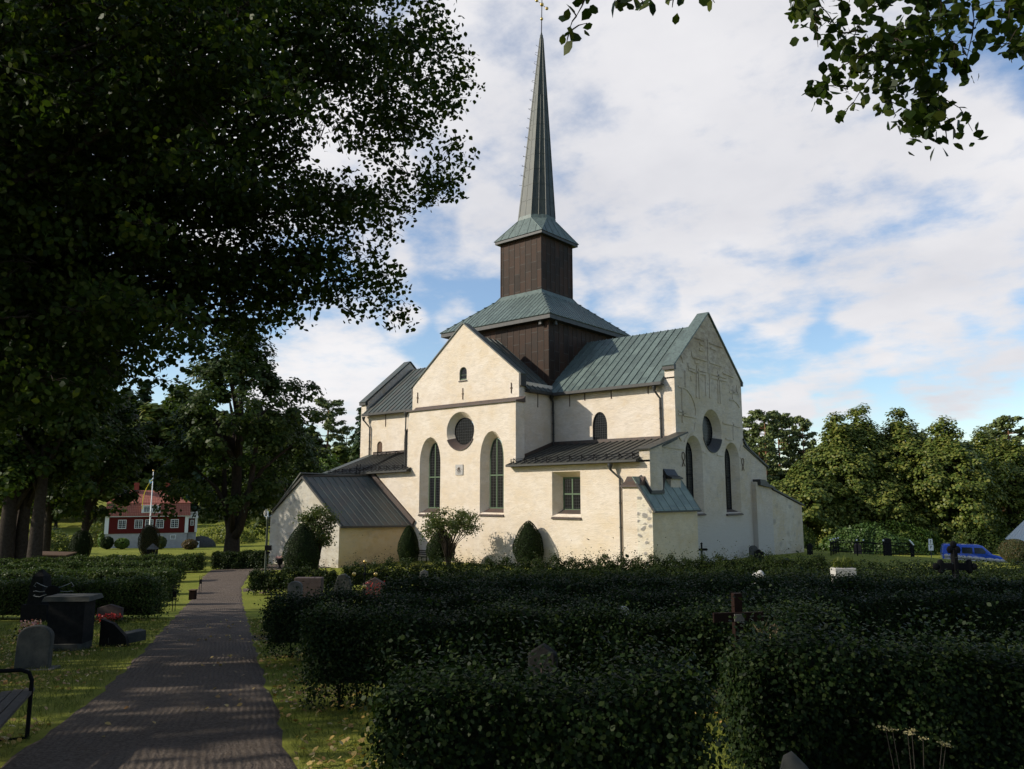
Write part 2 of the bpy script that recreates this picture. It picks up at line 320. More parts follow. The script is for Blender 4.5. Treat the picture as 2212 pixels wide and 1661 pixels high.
def empty(name,loc,label,cat,group=None,rz=0.0,world=False):
    o=bpy.data.objects.new(name,None); COL.objects.link(o); o.location=loc; o.rotation_euler=(0,0,rz); o.empty_display_size=.3
    if world: o['_w']=tuple(loc)
    return tag(o,label,cat,group)
def copy_thing(root,loc,rz,scale,label,group=None):
    r=root.copy(); COL.objects.link(r); r.location=loc; r.rotation_euler=(0,0,rz); r.scale=(scale if hasattr(scale,'__len__') else (scale,)*3)
    r['label']=label
    if group: r['group']=group
    for ch in list(root.children):
        c=ch.copy(); COL.objects.link(c); c.parent=r
        for g in list(ch.children):
            e=g.copy(); COL.objects.link(e); e.parent=c
    return r
SHAPE={'hex':np.array([(0,-.5,0),(.34,-.22,.06),(.36,.12,.06),(0,.55,-.03),(-.36,.12,.06),(-.34,-.22,.06)]),
 'quad':np.array([(0,-.5,0),(.36,0,.05),(0,.5,0),(-.36,0,.05)]),
 'needle':np.array([(-.09,-.5,0),(.09,-.5,0),(.14,.2,.02),(0,.5,0),(-.14,.2,.02)]),
 'clump':np.array([(-.1,-.5,0),(.42,-.3,.08),(.5,.1,-.06),(.2,.5,.05),(-.3,.42,-.05),(-.5,-.05,.08)]),
 'blade':np.array([(-.03,-.5,0),(.03,-.5,0),(.022,.1,.03),(0,.5,.14),(-.022,.1,.03)])}
def leaves(name,C,size,m,parent=None,shape='hex',up=.3,N=None,nw=.8,hang=0.0,rg=rng):
    "one mesh of many leaf faces centred on C"
    C=np.asarray(C,float); n=len(C); sh=SHAPE[shape]; k=len(sh)
    nv=rg.normal(size=(n,3)); nv/=np.linalg.norm(nv,axis=1)[:,None]
    nv[:,2]+=up
    if N is not None: nv=nv*(1-nw)+np.asarray(N)*nw*1.4
    nv/=np.linalg.norm(nv,axis=1)[:,None]+1e-9
    t=rg.normal(size=(n,3)); t[:,2]-=hang*1.5; t-=nv*(t*nv).sum(1)[:,None]; t/=np.linalg.norm(t,axis=1)[:,None]+1e-9
    b=np.cross(nv,t); sz=np.asarray(size)*rg.uniform(.7,1.3,n)
    V=C[:,None,:]+sz[:,None,None]*(sh[None,:,0,None]*b[:,None,:]+sh[None,:,1,None]*t[:,None,:]+sh[None,:,2,None]*nv[:,None,:])
    me=bpy.data.meshes.new(name); me.vertices.add(n*k); me.vertices.foreach_set('co',V.reshape(-1).astype(np.float32))
    me.loops.add(n*k); me.loops.foreach_set('vertex_index',np.arange(n*k,dtype=np.int32))
    me.polygons.add(n); me.polygons.foreach_set('loop_start',np.arange(0,n*k,k,dtype=np.int32))
    me.materials.append(m); me.update(calc_edges=True); me.validate()
    o=bpy.data.objects.new(name,me); COL.objects.link(o)
    if parent is not None: put(o,parent)
    return o
# ================================================================= CHURCH
CH=empty('church',(25,10.3,0.2),'cream limewashed brick church with green copper roofs and a slender spire','church',world=True)
def arch(cx,w,z0,zs,za,n=7):
    "pointed arch outline, anticlockwise from lower left: base z0, springing zs, apex za"
    h=w/2; p=[(cx-h,z0),(cx+h,z0)]
    for i in range(n+1):
        t=i/n; p.append((cx+h*math.cos(t*PI/2)**.85 if i<n else cx, zs+(za-zs)*math.sin(t*PI/2)**1.0*(.90+.10*t)))
    for i in range(n-1,-1,-1):
        q=p[2+i]; p.append((2*cx-q[0],q[1]))
    return p
def rarch(cx,w,z0,zs,n=9):
    h=w/2; return [(cx-h,z0),(cx+h,z0)]+[(cx+h*math.cos(PI*i/n),zs+h*math.sin(PI*i/n)) for i in range(n+1)]
def circ(cx,cz,r,n=32): return [(cx+r*math.cos(2*PI*i/n),cz+r*math.sin(2*PI*i/n)) for i in range(n)]
def rect(x0,x1,z0,z1): return [(x0,z0),(x1,z0),(x1,z1),(x0,z1)]
def planeS(y): return lambda p,d=0.0: (p[0],y+d,p[1])      # south facing, depth goes north
def planeE(x): return lambda p,d=0.0: (x-d,p[0],p[1])      # east facing, depth goes west
def holed(mb,T,outer,holes):
    allp=[Vector((p[0],p[1],0)) for p in outer]; loops=[allp]
    for h in holes: q=[Vector((p[0],p[1],0)) for p in h]; loops.append(q); allp=allp+q
    tris=tessellate_polygon(loops); mb.add([T(p) for p in allp],[tuple(t) for t in tris])
def reveal(mb,T,ho,hi,depth):
    n=len(ho); mb.add([T(p) for p in ho]+[T(p,depth) for p in hi],[(k,(k+1)%n,n+(k+1)%n,n+k) for k in range(n)])
def inside(poly,x,z):
    c=False; j=len(poly)-1
    for i in range(len(poly)):
        a,b=poly[i],poly[j]
        if (a[1]>z)!=(b[1]>z) and x<(b[0]-a[0])*(z-a[1])/(b[1]-a[1])+a[0]: c=not c
        j=i
    return c
def clip_line(poly,horizontal,val):
    xs=[]; n=len(poly)
    for i in range(n):
        a,b=poly[i],poly[(i+1)%n]; k=1 if horizontal else 0
        if (a[k]>val)!=(b[k]>val):
            t=(val-a[k])/(b[k]-a[k]); xs.append(a[1-k]+t*(b[1-k]-a[1-k]))
    xs.sort(); return [(xs[i],xs[i+1]) for i in range(0,len(xs)-1,2)]
def window(T,poly,depth,frame_m,pitch=(.17,.2),bars=(),fw=.07,sill=None,came=.008):
    "window on plane T: wooden frame, leaded glass, optional sill polygon points"
    f=MB(); n=len(poly); cx=sum(p[0] for p in poly)/n; cz=sum(p[1] for p in poly)/n
    xs=[p[0] for p in poly]; zs=[p[1] for p in poly]; w=max(xs)-min(xs); h=max(zs)-min(zs)
    inn=[(cx+(p[0]-cx)*(1-2*fw/w),cz+(p[1]-cz)*(1-2*fw/h)) for p in poly]
    f.add([T(p,depth-.05) for p in poly]+[T(p,depth-.05) for p in inn]+[T(p,depth+.03) for p in inn],
          [(k,(k+1)%n,n+(k+1)%n,n+k) for k in range(n)]+[(n+k,n+(k+1)%n,2*n+(k+1)%n,2*n+k) for k in range(n)])
    for kind,val,th in bars:
        for a,b in clip_line(inn,kind=='h',val):
            if kind=='h': f.prism(rect(a,b,val-th/2,val+th/2),T,depth-.047,depth+.02)
            else: f.prism(rect(val-th/2,val+th/2,a,b),T,depth-.044,depth+.02)
    wo_=f.build('window',frame_m,CH)
    g=MB(); g.quad(*[T(p,depth) for p in inn]); g.build('glass',M['glass'],wo_).location=(0,0,0)
    l=MB()
    x=min(xs)+pitch[0]
    while x<max(xs)-.03:
        for a,b in clip_line(inn,False,x): l.prism(rect(x-came/2,x+came/2,a,b),T,depth-.012,depth-.001)
        x+=pitch[0]
    z=min(zs)+pitch[1]
    while z<max(zs)-.03:
        for a,b in clip_line(inn,True,z): l.prism(rect(a,b,z-came/2,z+came/2),T,depth-.014,depth-.002)
        z+=pitch[1]
    l.build('leading',M['lead'],wo_).location=(0,0,0)
    if sill:
        s=MB()
        x0,x1,z0,z1,out=sill
        s.add([T((x0,z0),-out),T((x1,z0),-out),T((x1,z1),depth-.02),T((x0,z1),depth-.02),T((x0,z0-.07),-out),T((x1,z0-.07),-out),T((x1,z0-.07),.0),T((x0,z0-.07),.0)],
              [(0,1,2,3),(4,5,1,0),(4,7,6,5),(0,3,7,4),(1,5,6,2)])
        s.build('sill',M['flash'],wo_).location=(0,0,0)
    return wo_
# ---- south wall (aisles and lower transept), plane y=0
l1o,l2o=arch(22.47,2.30,3.75,7.6,9.62),arch(28.84,2.28,3.85,7.7,9.76)
l1i,l2i=arch(22.47,1.36,4.15,7.7,9.2),arch(28.84,1.36,4.2,7.7,9.28)
ro,ri=circ(25.67,9.94,1.43),circ(25.67,9.94,1.02)
wo2,wi2=rect(34.24,36.54,3.80,6.72),rect(34.68,36.18,4.18,6.36)
m=MB(); T=planeS(0)
holed(m,T,[(9.35,-1.2),(41.7,-1.2),(41.7,7.32),(31.08,7.32),(31.08,11.8),(19.85,11.8),(19.85,7.1),(9.35,6.95)],[l1o,l2o,ro,wo2])
for a,b,d in ((l1o,l1i,.6),(l2o,l2i,.6),(ro,ri,.5),(wo2,wi2,.7)): reveal(m,T,a,b,d)
m.quad((31.08,0,7),(31.08,.97,7),(31.08,.97,11.8),(31.08,0,11.8)); m.quad((19.85,0,6.5),(19.85,.97,6.5),(19.85,.97,11.8),(19.85,0,11.8))
m.quad((19.85,0,11.8),(31.08,0,11.8),(31.08,.97,11.8),(19.85,.97,11.8))
m.quad((9.35,0,-1.2),(9.35,4.9,-1.2),(9.35,4.9,8.7),(9.35,0,6.95))
m.build('wall',M['plaster'],CH)['label']='sunlit south wall of the transept and aisles'
window(T,l1i,.6,M['green_wood'],bars=(('v',22.47,.09),('h',6.55,.1)),sill=(21.3,23.64,3.66,4.2,.09))
window(T,l2i,.6,M['green_wood'],bars=(('v',28.84,.09),('h',6.6,.1)),sill=(27.68,30.0,3.76,4.25,.09))
window(T,ri,.5,M['iron'],fw=.05,pitch=(.19,.21))
window(T,wi2,.7,M['green_wood'],bars=(('v',35.43,.1),('h',5.25,.1)),fw=.09,sill=(34.2,36.6,3.68,4.24,.1))
def round_sill(T,cx,cz,ro_,ri_,d,cut):
    s=MB(); n=14; pts=[]
    a0=math.asin(cut/ro_); b0=math.asin(cut/ri_*.8)
    A=[PI+(-a0)+ (PI+2*a0)*i/n for i in range(n+1)]; B=[PI+(-b0)+(PI+2*b0)*i/n for i in range(n+1)]
    o=[(cx+ro_*math.cos(a),cz+ro_*math.sin(a)) for a in A]; q=[(cx+ri_*.99*math.cos(a),cz+ri_*.99*math.sin(a)) for a in B]
    o2=[(cx+(ro_+.06)*math.cos(a),cz+(ro_+.06)*math.sin(a)) for a in A]
    s.add([T(p,-.06) for p in o]+[T(p,d-.03) for p in q]+[T(p,-.06) for p in o2]+[T(p,.01) for p in o2],
      [(i,i+1,n+2+i,n+1+i) for i in range(n)]+[(i,2*(n+1)+i,2*(n+1)+i+1,i+1) for i in range(n)]+[(2*(n+1)+i,3*(n+1)+i,3*(n+1)+i+1,2*(n+1)+i+1) for i in range(n)])
    return s
round_sill(T,25.67,9.94,1.43,1.02,.5,-.62).build('sill',M['flash'],CH)
# ledge between lower transept and gable
m=MB(); pr=[(-.14,11.74),(-.14,11.83),(.12,11.88),(.5,11.94),(.78,12.03),(.955,12.2),(.955,11.74)]
m.prism(pr,lambda p,d:(d,p[0],p[1]),19.72,31.2)
m.build('ledge',M['flash'],CH)
# ---- transept gable, plane y=.95
m=MB(); T=planeS(.95); sm=rarch(25.0,.78,13.95,14.58)
holed(m,T,[(19.32,11.75),(30.6,11.75),(30.6,13.95),(24.96,18.4),(19.32,13.95)],[sm]); reveal(m,T,sm,sm,.16)
m.quad((30.6,.95,11),(30.6,4.95,11),(30.6,4.95,13.4),(30.6,1.5,13.4),(30.6,1.5,13.95),(30.6,.95,13.95))
m.quad((30.6,.95,7),(30.6,4.95,7),(30.6,4.95,11),(30.6,.95,11))
m.quad((19.32,.95,6.5),(19.32,4.95,6.5),(19.32,4.95,13.4),(19.32,1.5,13.4),(19.32,1.5,13.95),(19.32,.95,13.95))
m.quad((30.6,1.5,12.5),(19.32,1.5,12.5),(19.32,1.5,13.95),(24.96,1.5,18.4),(30.6,1.5,13.95))
m.build('gable_wall',M['plaster'],CH)
window(T,sm,.14,M['green_wood'],pitch=(.13,.16),bars=(('h',14.35,.03),),fw=.08,sill=(24.55,25.45,13.9,13.97,.07))
def coping(pts,y0,y1,th,mt,name='coping'):
    "sheet metal along a gable edge; pts in (u,z), to3 by axis"
    m=MB()
    for (a,b) in zip(pts[:-1],pts[1:]):
        n=Vector((-(b[1]-a[1]),(b[0]-a[0]))).normalized()
        if n.y<0: n=-n
        q=[a,b,(b[0]+n.x*th,b[1]+n.y*th),(a[0]+n.x*th,a[1]+n.y*th)]
        m.prism(q,mt[1],y0,y1)
    m.build(name,mt[0],CH)
SU=lambda p,d:(p[0],d,p[1]); EU=lambda p,d:(d,p[0],p[1])
coping([(19.15,13.80),(24.96,18.40)],.86,1.62,.09,(M['green_dark'],SU)); coping([(24.96,18.40),(30.78,13.80)],.86,1.62,.09,(M['green_dark'],SU))
for q in (((30.6,.93,13.0),(30.78,1.55,13.95)),((19.14,.93,13.0),(19.32,1.55,13.95))): m=MB(); m.box(*q); m.build('kneeler',M['trim'],CH)
# ---- clerestory walls, plane y=4.9
T=planeS(4.9)
ce=arch(34.87,1.26,8.72,10.1,11.12); m=MB()
holed(m,T,[(30.55,8),(40.92,8),(40.92,13.1),(30.55,13.1)],[ce]); reveal(m,T,ce,ce,.14)
m.quad((40.2,4.9,13),(40.92,4.9,13),(40.92,4.9,13.8),(40.2,4.9,13.8)); m.quad((40.2,4.9,12.7),(40.2,4.9,13.8),(40.2,10.33,18.4),(40.2,15.75,13.8),(40.2,15.75,12.7))
m.build('clerestory_wall',M['plaster'],CH)
window(T,ce,.12,M['iron'],fw=.05,pitch=(.155,.165),sill=(34.2,35.52,8.66,8.78,.06))
wd=rarch(10.63,.74,8.95,9.72); m=MB(); cw=arch(14.6,1.26,8.72,10.1,11.12)
holed(m,T,[(7.83,-1),(19.4,-1),(19.4,13.0),(7.83,13.0)],[wd,cw]); reveal(m,T,wd,wd,.1); reveal(m,T,cw,cw,.14)
m.quad((7.83,4.9,13),(8.55,4.9,13),(8.55,4.9,13.8),(7.83,4.9,13.8)); m.quad((8.55,4.9,12.5),(8.55,4.9,13.8),(8.55,10.33,18.4),(8.55,15.75,13.8),(8.55,15.75,12.5))
m.quad((7.83,4.9,-1),(7.83,15.75,-1),(7.83,15.75,13.8),(7.83,10.33,18.4),(7.83,4.9,13.8))
m.build('clerestory_wall',M['plaster'],CH)
window(T,cw,.12,M['iron'],fw=.05,pitch=(.155,.165))
m=MB(); m.quad(*[T(p,.09) for p in wd]); m.build('hatch',M['rust'],CH)['label']='small arched brown hatch above the aisle roof'
# ---- east gable, plane x=40.92
T=planeE(40.92); e1o,e2o=arch(7.38,2.56,3.95,7.75,9.27),arch(13.55,2.6,3.85,7.75,9.1)
e1i,e2i=arch(7.38,1.5,4.2,7.75,8.85),arch(13.55,1.5,4.1,7.75,8.7); rio,rii=circ(10.36,9.78,1.55),circ(10.36,9.78,1.1)
m=MB()
holed(m,T,[(1.5,-1),(20.05,-1),(20.05,7.46),(18.6,7.95),(16.83,8.64),(16.2,8.98),(15.75,9.4),(15.75,13.88),(10.33,18.4),(4.9,13.88),(4.9,9.24),(1.5,8.36)],[e1o,e2o,rio])
reveal(m,T,e1o,e1i,.55); reveal(m,T,e2o,e2i,.55); reveal(m,T,rio,rii,.55)
m.quad((41.7,0,-1),(41.7,1.55,-1),(41.7,1.55,8.33),(41.7,0,7.95)); m.quad((40.9,1.55,-1),(41.7,1.55,-1),(41.7,1.55,8.33),(40.9,1.55,8.33))
m.quad((40.98,0,7.2),(41.7,0,7.2),(41.7,0,7.95),(40.98,0,7.95)); m.quad((40.98,0,7.2),(40.98,4.9,8.9),(40.98,4.9,9.24),(40.98,0,7.95)); m.quad((40.98,0,7.95),(41.7,0,7.95),(41.7,1.55,8.33),(40.98,4.9,9.24))
m.quad((40.92,20.05,-1),(20,20.05,-1),(20,20.05,7.46),(40.92,20.05,7.46))
m.quad((40.92,15.75,8),(20,15.75,8),(20,15.75,13),(40.92,15.75,13.8)); m.quad((41.3,16.9,-1),(41.3,20.0,-1),(41.3,20.0,5.9),(41.3,16.9,6.2)); m.quad((40.92,16.9,-1),(41.3,16.9,-1),(41.3,16.9,6.2),(40.92,16.9,6.2))
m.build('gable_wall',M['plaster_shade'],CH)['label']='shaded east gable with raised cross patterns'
window(T,e1i,.55,M['iron'],fw=.06,pitch=(.17,.2),bars=(('v',7.38,.07),('h',6.6,.08)),sill=(6.0,8.72,3.86,4.24,.12))
window(T,e2i,.55,M['iron'],fw=.06,pitch=(.17,.2),bars=(('v',13.55,.07),('h',6.5,.08)),sill=(12.15,14.95,3.76,4.14,.12))
window(T,rii,.55,M['iron'],fw=.05,pitch=(.2,.22)); round_sill(T,10.36,9.78,1.55,1.1,.55,-.55).build('sill',M['trim'],CH)
LN=[(7.61,14.85,9.92,14.85),(10.27,14.82,12.25,14.78),(6.93,13.84,8.23,13.77),(8.44,13.79,9.77,13.82),(6.94,14.03,7.94,14.02),(8.51,14.02,9.79,14.0),(8.27,14.28,8.05,11.96),(8.54,13.73,8.54,11.93),(9.59,13.77,9.55,12.24),(10.42,13.71,13.17,13.73),(10.45,13.99,13.13,13.96),(11.7,14.33,11.55,11.89),(11.91,13.61,11.92,11.89),(10.17,16.44,10.08,13.91),(5.27,10.59,7.91,10.57),(5.94,12.44,5.86,10.06),(5.34,10.82,6.76,10.73),(6.49,13.68,6.44,12.54),(14.17,13.47,14.07,12.4),(7.58,15.19,7.61,14.82),(10.31,14.49,10.17,12.14),(5.4,12.48,5.82,12.49),(8.83,15.96,9.41,15.94),(10.61,15.9,11.34,15.9),(8.74,15.52,9.32,15.52),(6.98,14.27,6.94,14.0),(7.98,14.5,8.55,14.5),(13.55,12.92,15.23,12.98),(14.47,13.53,14.42,12.95),(14.92,13.61,14.89,12.94),(7.34,13.42,7.37,13.06),(12.52,14.3,14.47,14.19),(12.14,10.51,15.31,10.4),(13.98,10.64,13.93,9.31),(3.11,8.32,5.97,8.27),(8.72,8.19,9.3,8.16),(10.98,8.1,11.92,8.07),(14.95,8.03,16.07,8.0),(5.23,9.13,5.64,8.83),(12.56,9.33,13.7,9.33)]
m=MB()
def strip(pts,w,th):
    for a,b in zip(pts[:-1],pts[1:]):
        m.bar((40.92+th/2-.012,a[0],a[1]),(40.92+th/2-.012,b[0],b[1]),w,th,up=(1,0,0))
def relief():
    global m
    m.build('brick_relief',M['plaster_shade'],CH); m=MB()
for y0,z0,y1,z1 in LN: strip([(y0,z0),(y1,z1)],.15,.065); relief()
for q in ([(5.6,12.45),(6.03,12.47),(6.67,12.39),(7.29,12.01),(7.7,11.53),(7.89,11.03),(7.74,10.5)],[(13.43,12.34),(14.09,12.38),(14.75,12.24),(15.26,11.91)],[(5.86,14.71),(6.06,14.56),(6.2,14.21)],[(7.77,10.19),(7.53,9.6),(6.67,9.32),(6.0,8.79)],[(15.61,9.33),(15.25,8.95),(15.02,8.6)]): strip(q,.10,.06); relief()
for y0,y1,z in ((8.11,9.62,16.26),(10.45,12.7,16.22)):
    k=int((y1-y0)/.19)
    strip([(y0,z+.06),(y1,z+.06)],.05,.06)
    for i in range(k): strip([(y0+(y1-y0)*i/k,z),(y0+(y1-y0)*(i+.5)/k,z)],.09,.08)
    relief()
for yc,zc in ((5.73,7.5),(15.35,7.45)):
    m=MB()
    ring=[(40.97,yc+.2*math.cos(a)+.02,zc+.27+.27*math.sin(a)) for a in np.linspace(-1.2,4.34,13)]
    m.tube(ring,.025,6); m.tube([ring[0],(40.97,yc-.18,zc-.42)],.025,6); m.tube([ring[-1],(40.97,yc+.2,zc-.4)],.025,6)
    m.build('wall_anchor',M['rust'],CH)
for (x,z0,z1) in ((19.93,12.55,13.41),(25.0,12.44,13.31),(29.88,12.5,13.28)): m=MB(); m.bar((x,.92,z0),(x,.92,z1),.045,.05); m.box((x-.09,.9,(z0+z1)/2-.04),(x+.09,.945,(z0+z1)/2+.04)); m.build('wall_anchor',M['rust'],CH)
for (x,z0,z1) in ((32.25,11.7,12.7),(33.6,12.05,12.75),(35.9,12.0,12.72),(38.9,12.1,12.72),(11.4,11.4,12.6)): m=MB(); m.bar((x,4.87,z0),(x,4.87,z1),.04,.05); m.build('wall_anchor',M['rust'],CH)
m=MB(); m.bar((30.63,3.1,11.6),(30.63,3.1,12.7),.04,.05)
m.build('wall_anchor',M['rust'],CH)
# ---- copings on the east and west gables
def coping2(x0,x1,mtl,name='coping'):
    for a,b in (((4.72,13.82),(10.33,18.48)),((10.33,18.48),(15.95,13.82))):
        coping([a,b],x0,x1,.09,(mtl,EU),name)
    m=MB(); m.prism([(4.72,13.60),(5.0,13.60),(5.0,13.95),(4.72,13.86)],EU,x0,x1); m.build('kneeler',M['trim'],CH); m=MB(); m.prism([(15.95,13.60),(15.7,13.60),(15.7,13.95),(15.95,13.86)],EU,x0,x1); m.build('kneeler',M['trim'],CH)
coping2(40.12,41.02,M['verdigris']); coping2(7.7,8.62,M['green_dark'])
coping([(-.1,7.9),(4.95,9.24)],40.9,41.8,.10,(M['aisle_copper'],EU)); coping([(-.12,6.98),(4.95,8.78)],8.95,9.85,.12,(M['green_dark'],EU))
m=MB(); m.prism([(0,6.4),(4.9,8.2),(4.9,8.82),(0,7.04)],EU,9.0,9.8); m.build('parapet',M['plaster'],CH)
# ---- roofs
def roof(A,B,C,D,mt,seam=.62,joint=1.1,th=.10,hgt=.065,name='roof',par=None,phase=0.0):
    "roof pane A,B eave, C,D upper edge, with standing seams and staggered cross joints"
    A,B,C,D=[Vector(p) for p in (A,B,C,D)]; m=MB(); m2=(B-A).normalized(); up=(D-A)-m2*((D-A).dot(m2)); L=up.length; up.normalize(); nn=m2.cross(up).normalized()
    if nn.z<0: nn=-nn
    P2=[((p-A).dot(m2),(p-A).dot(up)) for p in (A,B,C,D)]
    f3=lambda s,t,h=0.0: A+m2*s+up*t+nn*h
    m.prism(P2,lambda p,d:f3(p[0],p[1],d),-th,0.0)
    smin=min(p[0] for p in P2); smax=max(p[0] for p in P2); s=smin+seam*(.5+phase); j=0
    def ridge(a,b,w,h): m.bar(f3(a[0],a[1],h/2-.004),f3(b[0],b[1],h/2-.004),w,h,up=nn)
    prev=smin
    while s<smax+seam:
        if s<smax:
            for a,b in clip_line(P2,False,s): ridge((s,a),(s,b),.045,hgt)
        mid=(prev+min(s,smax))/2
        for a,b in clip_line(P2,False,mid):
            t=joint*(.55 if j%2 else 1.0)+a*0
            while t<b-.1:
                if t>a+.1: ridge((max(prev,smin)+.02,t),(min(s,smax)-.02,t),.022,.012)
                t+=joint
        s0,s1=max(prev,smin)+.01,min(s,smax)-.01   # the sheets between the seams, each its own piece of metal
        if s1-s0>.05:
            A0,A1=clip_line(P2,False,s0),clip_line(P2,False,s1)
            if A0 and A1:
                t=joint*(.55 if j%2 else 1.0)-2*joint
                while t<max(A0[0][1],A1[0][1]):
                    lo0,hi0=max(t,A0[0][0]),min(t+joint,A0[0][1]); lo1,hi1=max(t,A1[0][0]),min(t+joint,A1[0][1])
                    if hi0-lo0>.01 or hi1-lo1>.01: m.quad(f3(s0,lo0,.005),f3(s1,lo1,.005),f3(s1,max(hi1,lo1),.005),f3(s0,max(hi0,lo0),.005))
                    t+=joint
        prev=s; s+=seam; j+=1
    return m.build(name,mt,CH)
xr=24.96
roof((30.3,4.42,12.78),(40.14,4.42,12.78),(40.14,10.33,17.66),(29.9,10.33,17.66),M['verdigris'])
roof((40.14,16.2,12.8),(29.5,16.2,12.8),(29.5,10.33,17.66),(40.14,10.33,17.66),M['verdigris'])
roof((8.6,4.42,12.72),(19.6,4.42,12.72),(20,10.33,17.66),(8.6,10.33,17.66),M['green_dark'])
roof((20,16.2,12.8),(8.6,16.2,12.8),(8.6,10.33,17.66),(20,10.33,17.66),M['green_dark'])
roof((30.98,1.55,12.82),(30.98,6.0,12.82),(24.96,6.0,17.7),(24.96,1.55,17.7),M['green_dark'])
roof((18.95,6.0,12.82),(18.95,1.55,12.82),(24.96,1.55,17.7),(24.96,6.0,17.7),M['green_dark'])
roof((30.98,15,12.82),(30.98,21,12.82),(24.96,21,17.7),(24.96,15,17.7),M['green_dark']); roof((18.95,21,12.82),(18.95,15,12.82),(24.96,15,17.7),(24.96,21,17.7),M['green_dark'])
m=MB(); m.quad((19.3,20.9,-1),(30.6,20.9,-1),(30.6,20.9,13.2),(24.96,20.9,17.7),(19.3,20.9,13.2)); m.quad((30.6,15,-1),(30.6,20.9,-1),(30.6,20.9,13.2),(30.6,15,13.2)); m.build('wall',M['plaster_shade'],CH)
roof((30.62,-.52,7.28),(41.05,-.52,7.36),(41.05,4.88,8.93),(30.62,4.88,8.88),M['aisle_copper'],.55,1.9)
roof((9.8,-.52,6.93),(20.35,-.52,7.16),(20.35,4.88,8.90),(9.8,4.88,8.86),M['aisle_copper'],.55,1.9)
roof((41.0,20.4,7.4),(30.5,20.4,7.4),(30.5,15.7,9.0),(41.0,15.7,9.0),M['green_dark'],.55,1.9)
m=MB(); m.prism([(15.6,9.5),(16.2,9.05),(16.9,8.72),(20.3,7.5),(20.3,7.36),(16.9,8.58),(16.1,8.9),(15.6,9.3)],EU,40.3,41.06); m.build('coping',M['trim'],CH)
m=MB(); m.box((30.62,4.80,8.8),(40.5,4.885,9.13)); m.build('flashing',M['flash'],CH); m=MB(); m.prism([(.0,7.35),(4.9,8.85),(4.9,9.15),(.0,7.62)],EU,30.61,30.70); m.build('flashing',M['flash'],CH); m=MB()
m.box((9.8,4.80,8.78),(19.3,4.885,9.08)); m.build('flashing',M['flash'],CH); m=MB(); m.prism([(.0,7.1),(4.9,8.8),(4.9,9.05),(.0,7.35)],EU,19.23,19.31); m.build('flashing',M['flash'],CH)
def gut(a,b,w=.16,h=.13): m=MB(); m.bar(a,b,w,h); m.build('gutter',M['trim'],CH)
gut((30.9,4.38,12.70),(40.2,4.38,12.70),.12,.16); gut((30.9,4.52,12.60),(40.2,4.52,12.60),.5,.07); gut((8.6,4.38,12.64),(19.5,4.38,12.64),.12,.16); gut((8.6,4.52,12.54),(19.5,4.52,12.54),.5,.07)
gut((31.0,1.6,12.72),(31.0,4.5,12.72),.12,.16); gut((30.85,1.6,12.64),(30.85,4.5,12.64),.5,.07)
gut((30.6,-.50,7.19),(41.05,-.50,7.27),.1,.12); gut((9.8,-.50,6.84),(20.4,-.50,7.07),.1,.12); gut((30.6,-.26,7.14),(41.02,-.26,7.22),.5,.05); gut((9.8,-.26,6.80),(20.3,-.26,7.03),.5,.05)
def downpipe(pts,r=.07):
    m=MB(); m.tube(pts,r,8); p=Vector(pts[0]); m.lathe([(.07,-.28),(.16,0),(.17,.12)],p+Vector((0,0,.02)),10)
    for q in np.linspace(0,1,5)[1:]:
        a=Vector(pts[-2]).lerp(Vector(pts[-1]),float(q)); m.lathe([(r+.02,-.04),(r+.02,.04)],a,8)
    m.build('downpipe',M['trim'],CH)
downpipe([(39.6,4.5,12.45),(39.6,4.5,12.2),(39.85,4.78,11.7),(39.87,4.78,8.95)]); downpipe([(30.78,4.6,12.5),(30.78,4.75,12.1),(30.78,4.78,8.9)])
downpipe([(39.1,-.4,7.0),(39.1,-.35,6.75),(39.62,-.12,6.2),(39.62,-.12,.2)]); downpipe([(8.75,4.45,12.3),(8.75,4.5,12.1),(9.3,4.78,11.4),(9.3,4.78,8.8)]); downpipe([(19.72,-.1,11.6),(19.72,-.1,11.3),(19.72,-.1,7.3)],.06)
for x0,x1,za,zb in ((30.9,40.9,7.36,7.44),(9.9,20.2,7.0,7.24)):
    m=MB()
    for k in (0,1): m.tube([(x0,-.36,za+.14+.14*k),(x1,-.36,zb+.14+.14*k)],.018,6)
    n=int((x1-x0)/.95)
    for i in range(n+1):
        x=x0+.3+i*.95
        if x<x1: z=za+(zb-za)*(x-x0)/(x1-x0); m.bar((x,-.36,z-.02),(x,-.36,z+.36),.04,.03); m.bar((x,-.36,z+.3),(x,-.02,z+.1),.03,.03)
    m.build('snow_guard',M['iron'],CH)
m=MB()
def ladder(a,b,side,nr):
    a,b,side=Vector(a),Vector(b),Vector(side)
    for s in (-1,1): m.bar(a+side*s*.22,b+side*s*.22,.035,.05)
    for i in range(nr): p=a.lerp(b,(i+.5)/nr); m.bar(p-side*.22,p+side*.22,.025)
ladder((14.5,-.2,7.2),(14.0,4.7,8.95),(1,0,0),16); ladder((14.4,-.62,6.4),(14.55,-.55,7.75),(1,0,0),4)
for i in range(7): x=11.2+i*1.2; m.bar((x,4.2,8.72),(x,4.2,9.0),.05); m.bar((x,4.2,9.0),(x,4.75,8.95),.04)
m.bar((10.8,4.15,9.02),(18.9,4.15,9.06),.3,.04)
m.build('roof_ladder',M['iron'],CH)
# sundial
m=MB(); m.box((25.27,-.06,6.66),(26.02,.02,7.42)); sd=m.build('sundial',M['granite_pale'],CH)
m=MB(); m.bar((25.64,-.07,7.24),(25.64,-.22,6.98),.03); m.bar((25.64,-.22,6.98),(25.64,-.07,6.9),.02)
for i in range(7):
    a=-PI*(i+1)/8; m.bar((25.64,-.066,7.22),(25.64+.42*math.cos(a)*.75,-.066,7.22+.5*math.sin(a)),.014,.012)
m.build('gnomon',M['rust'],sd).location=(0,0,0)
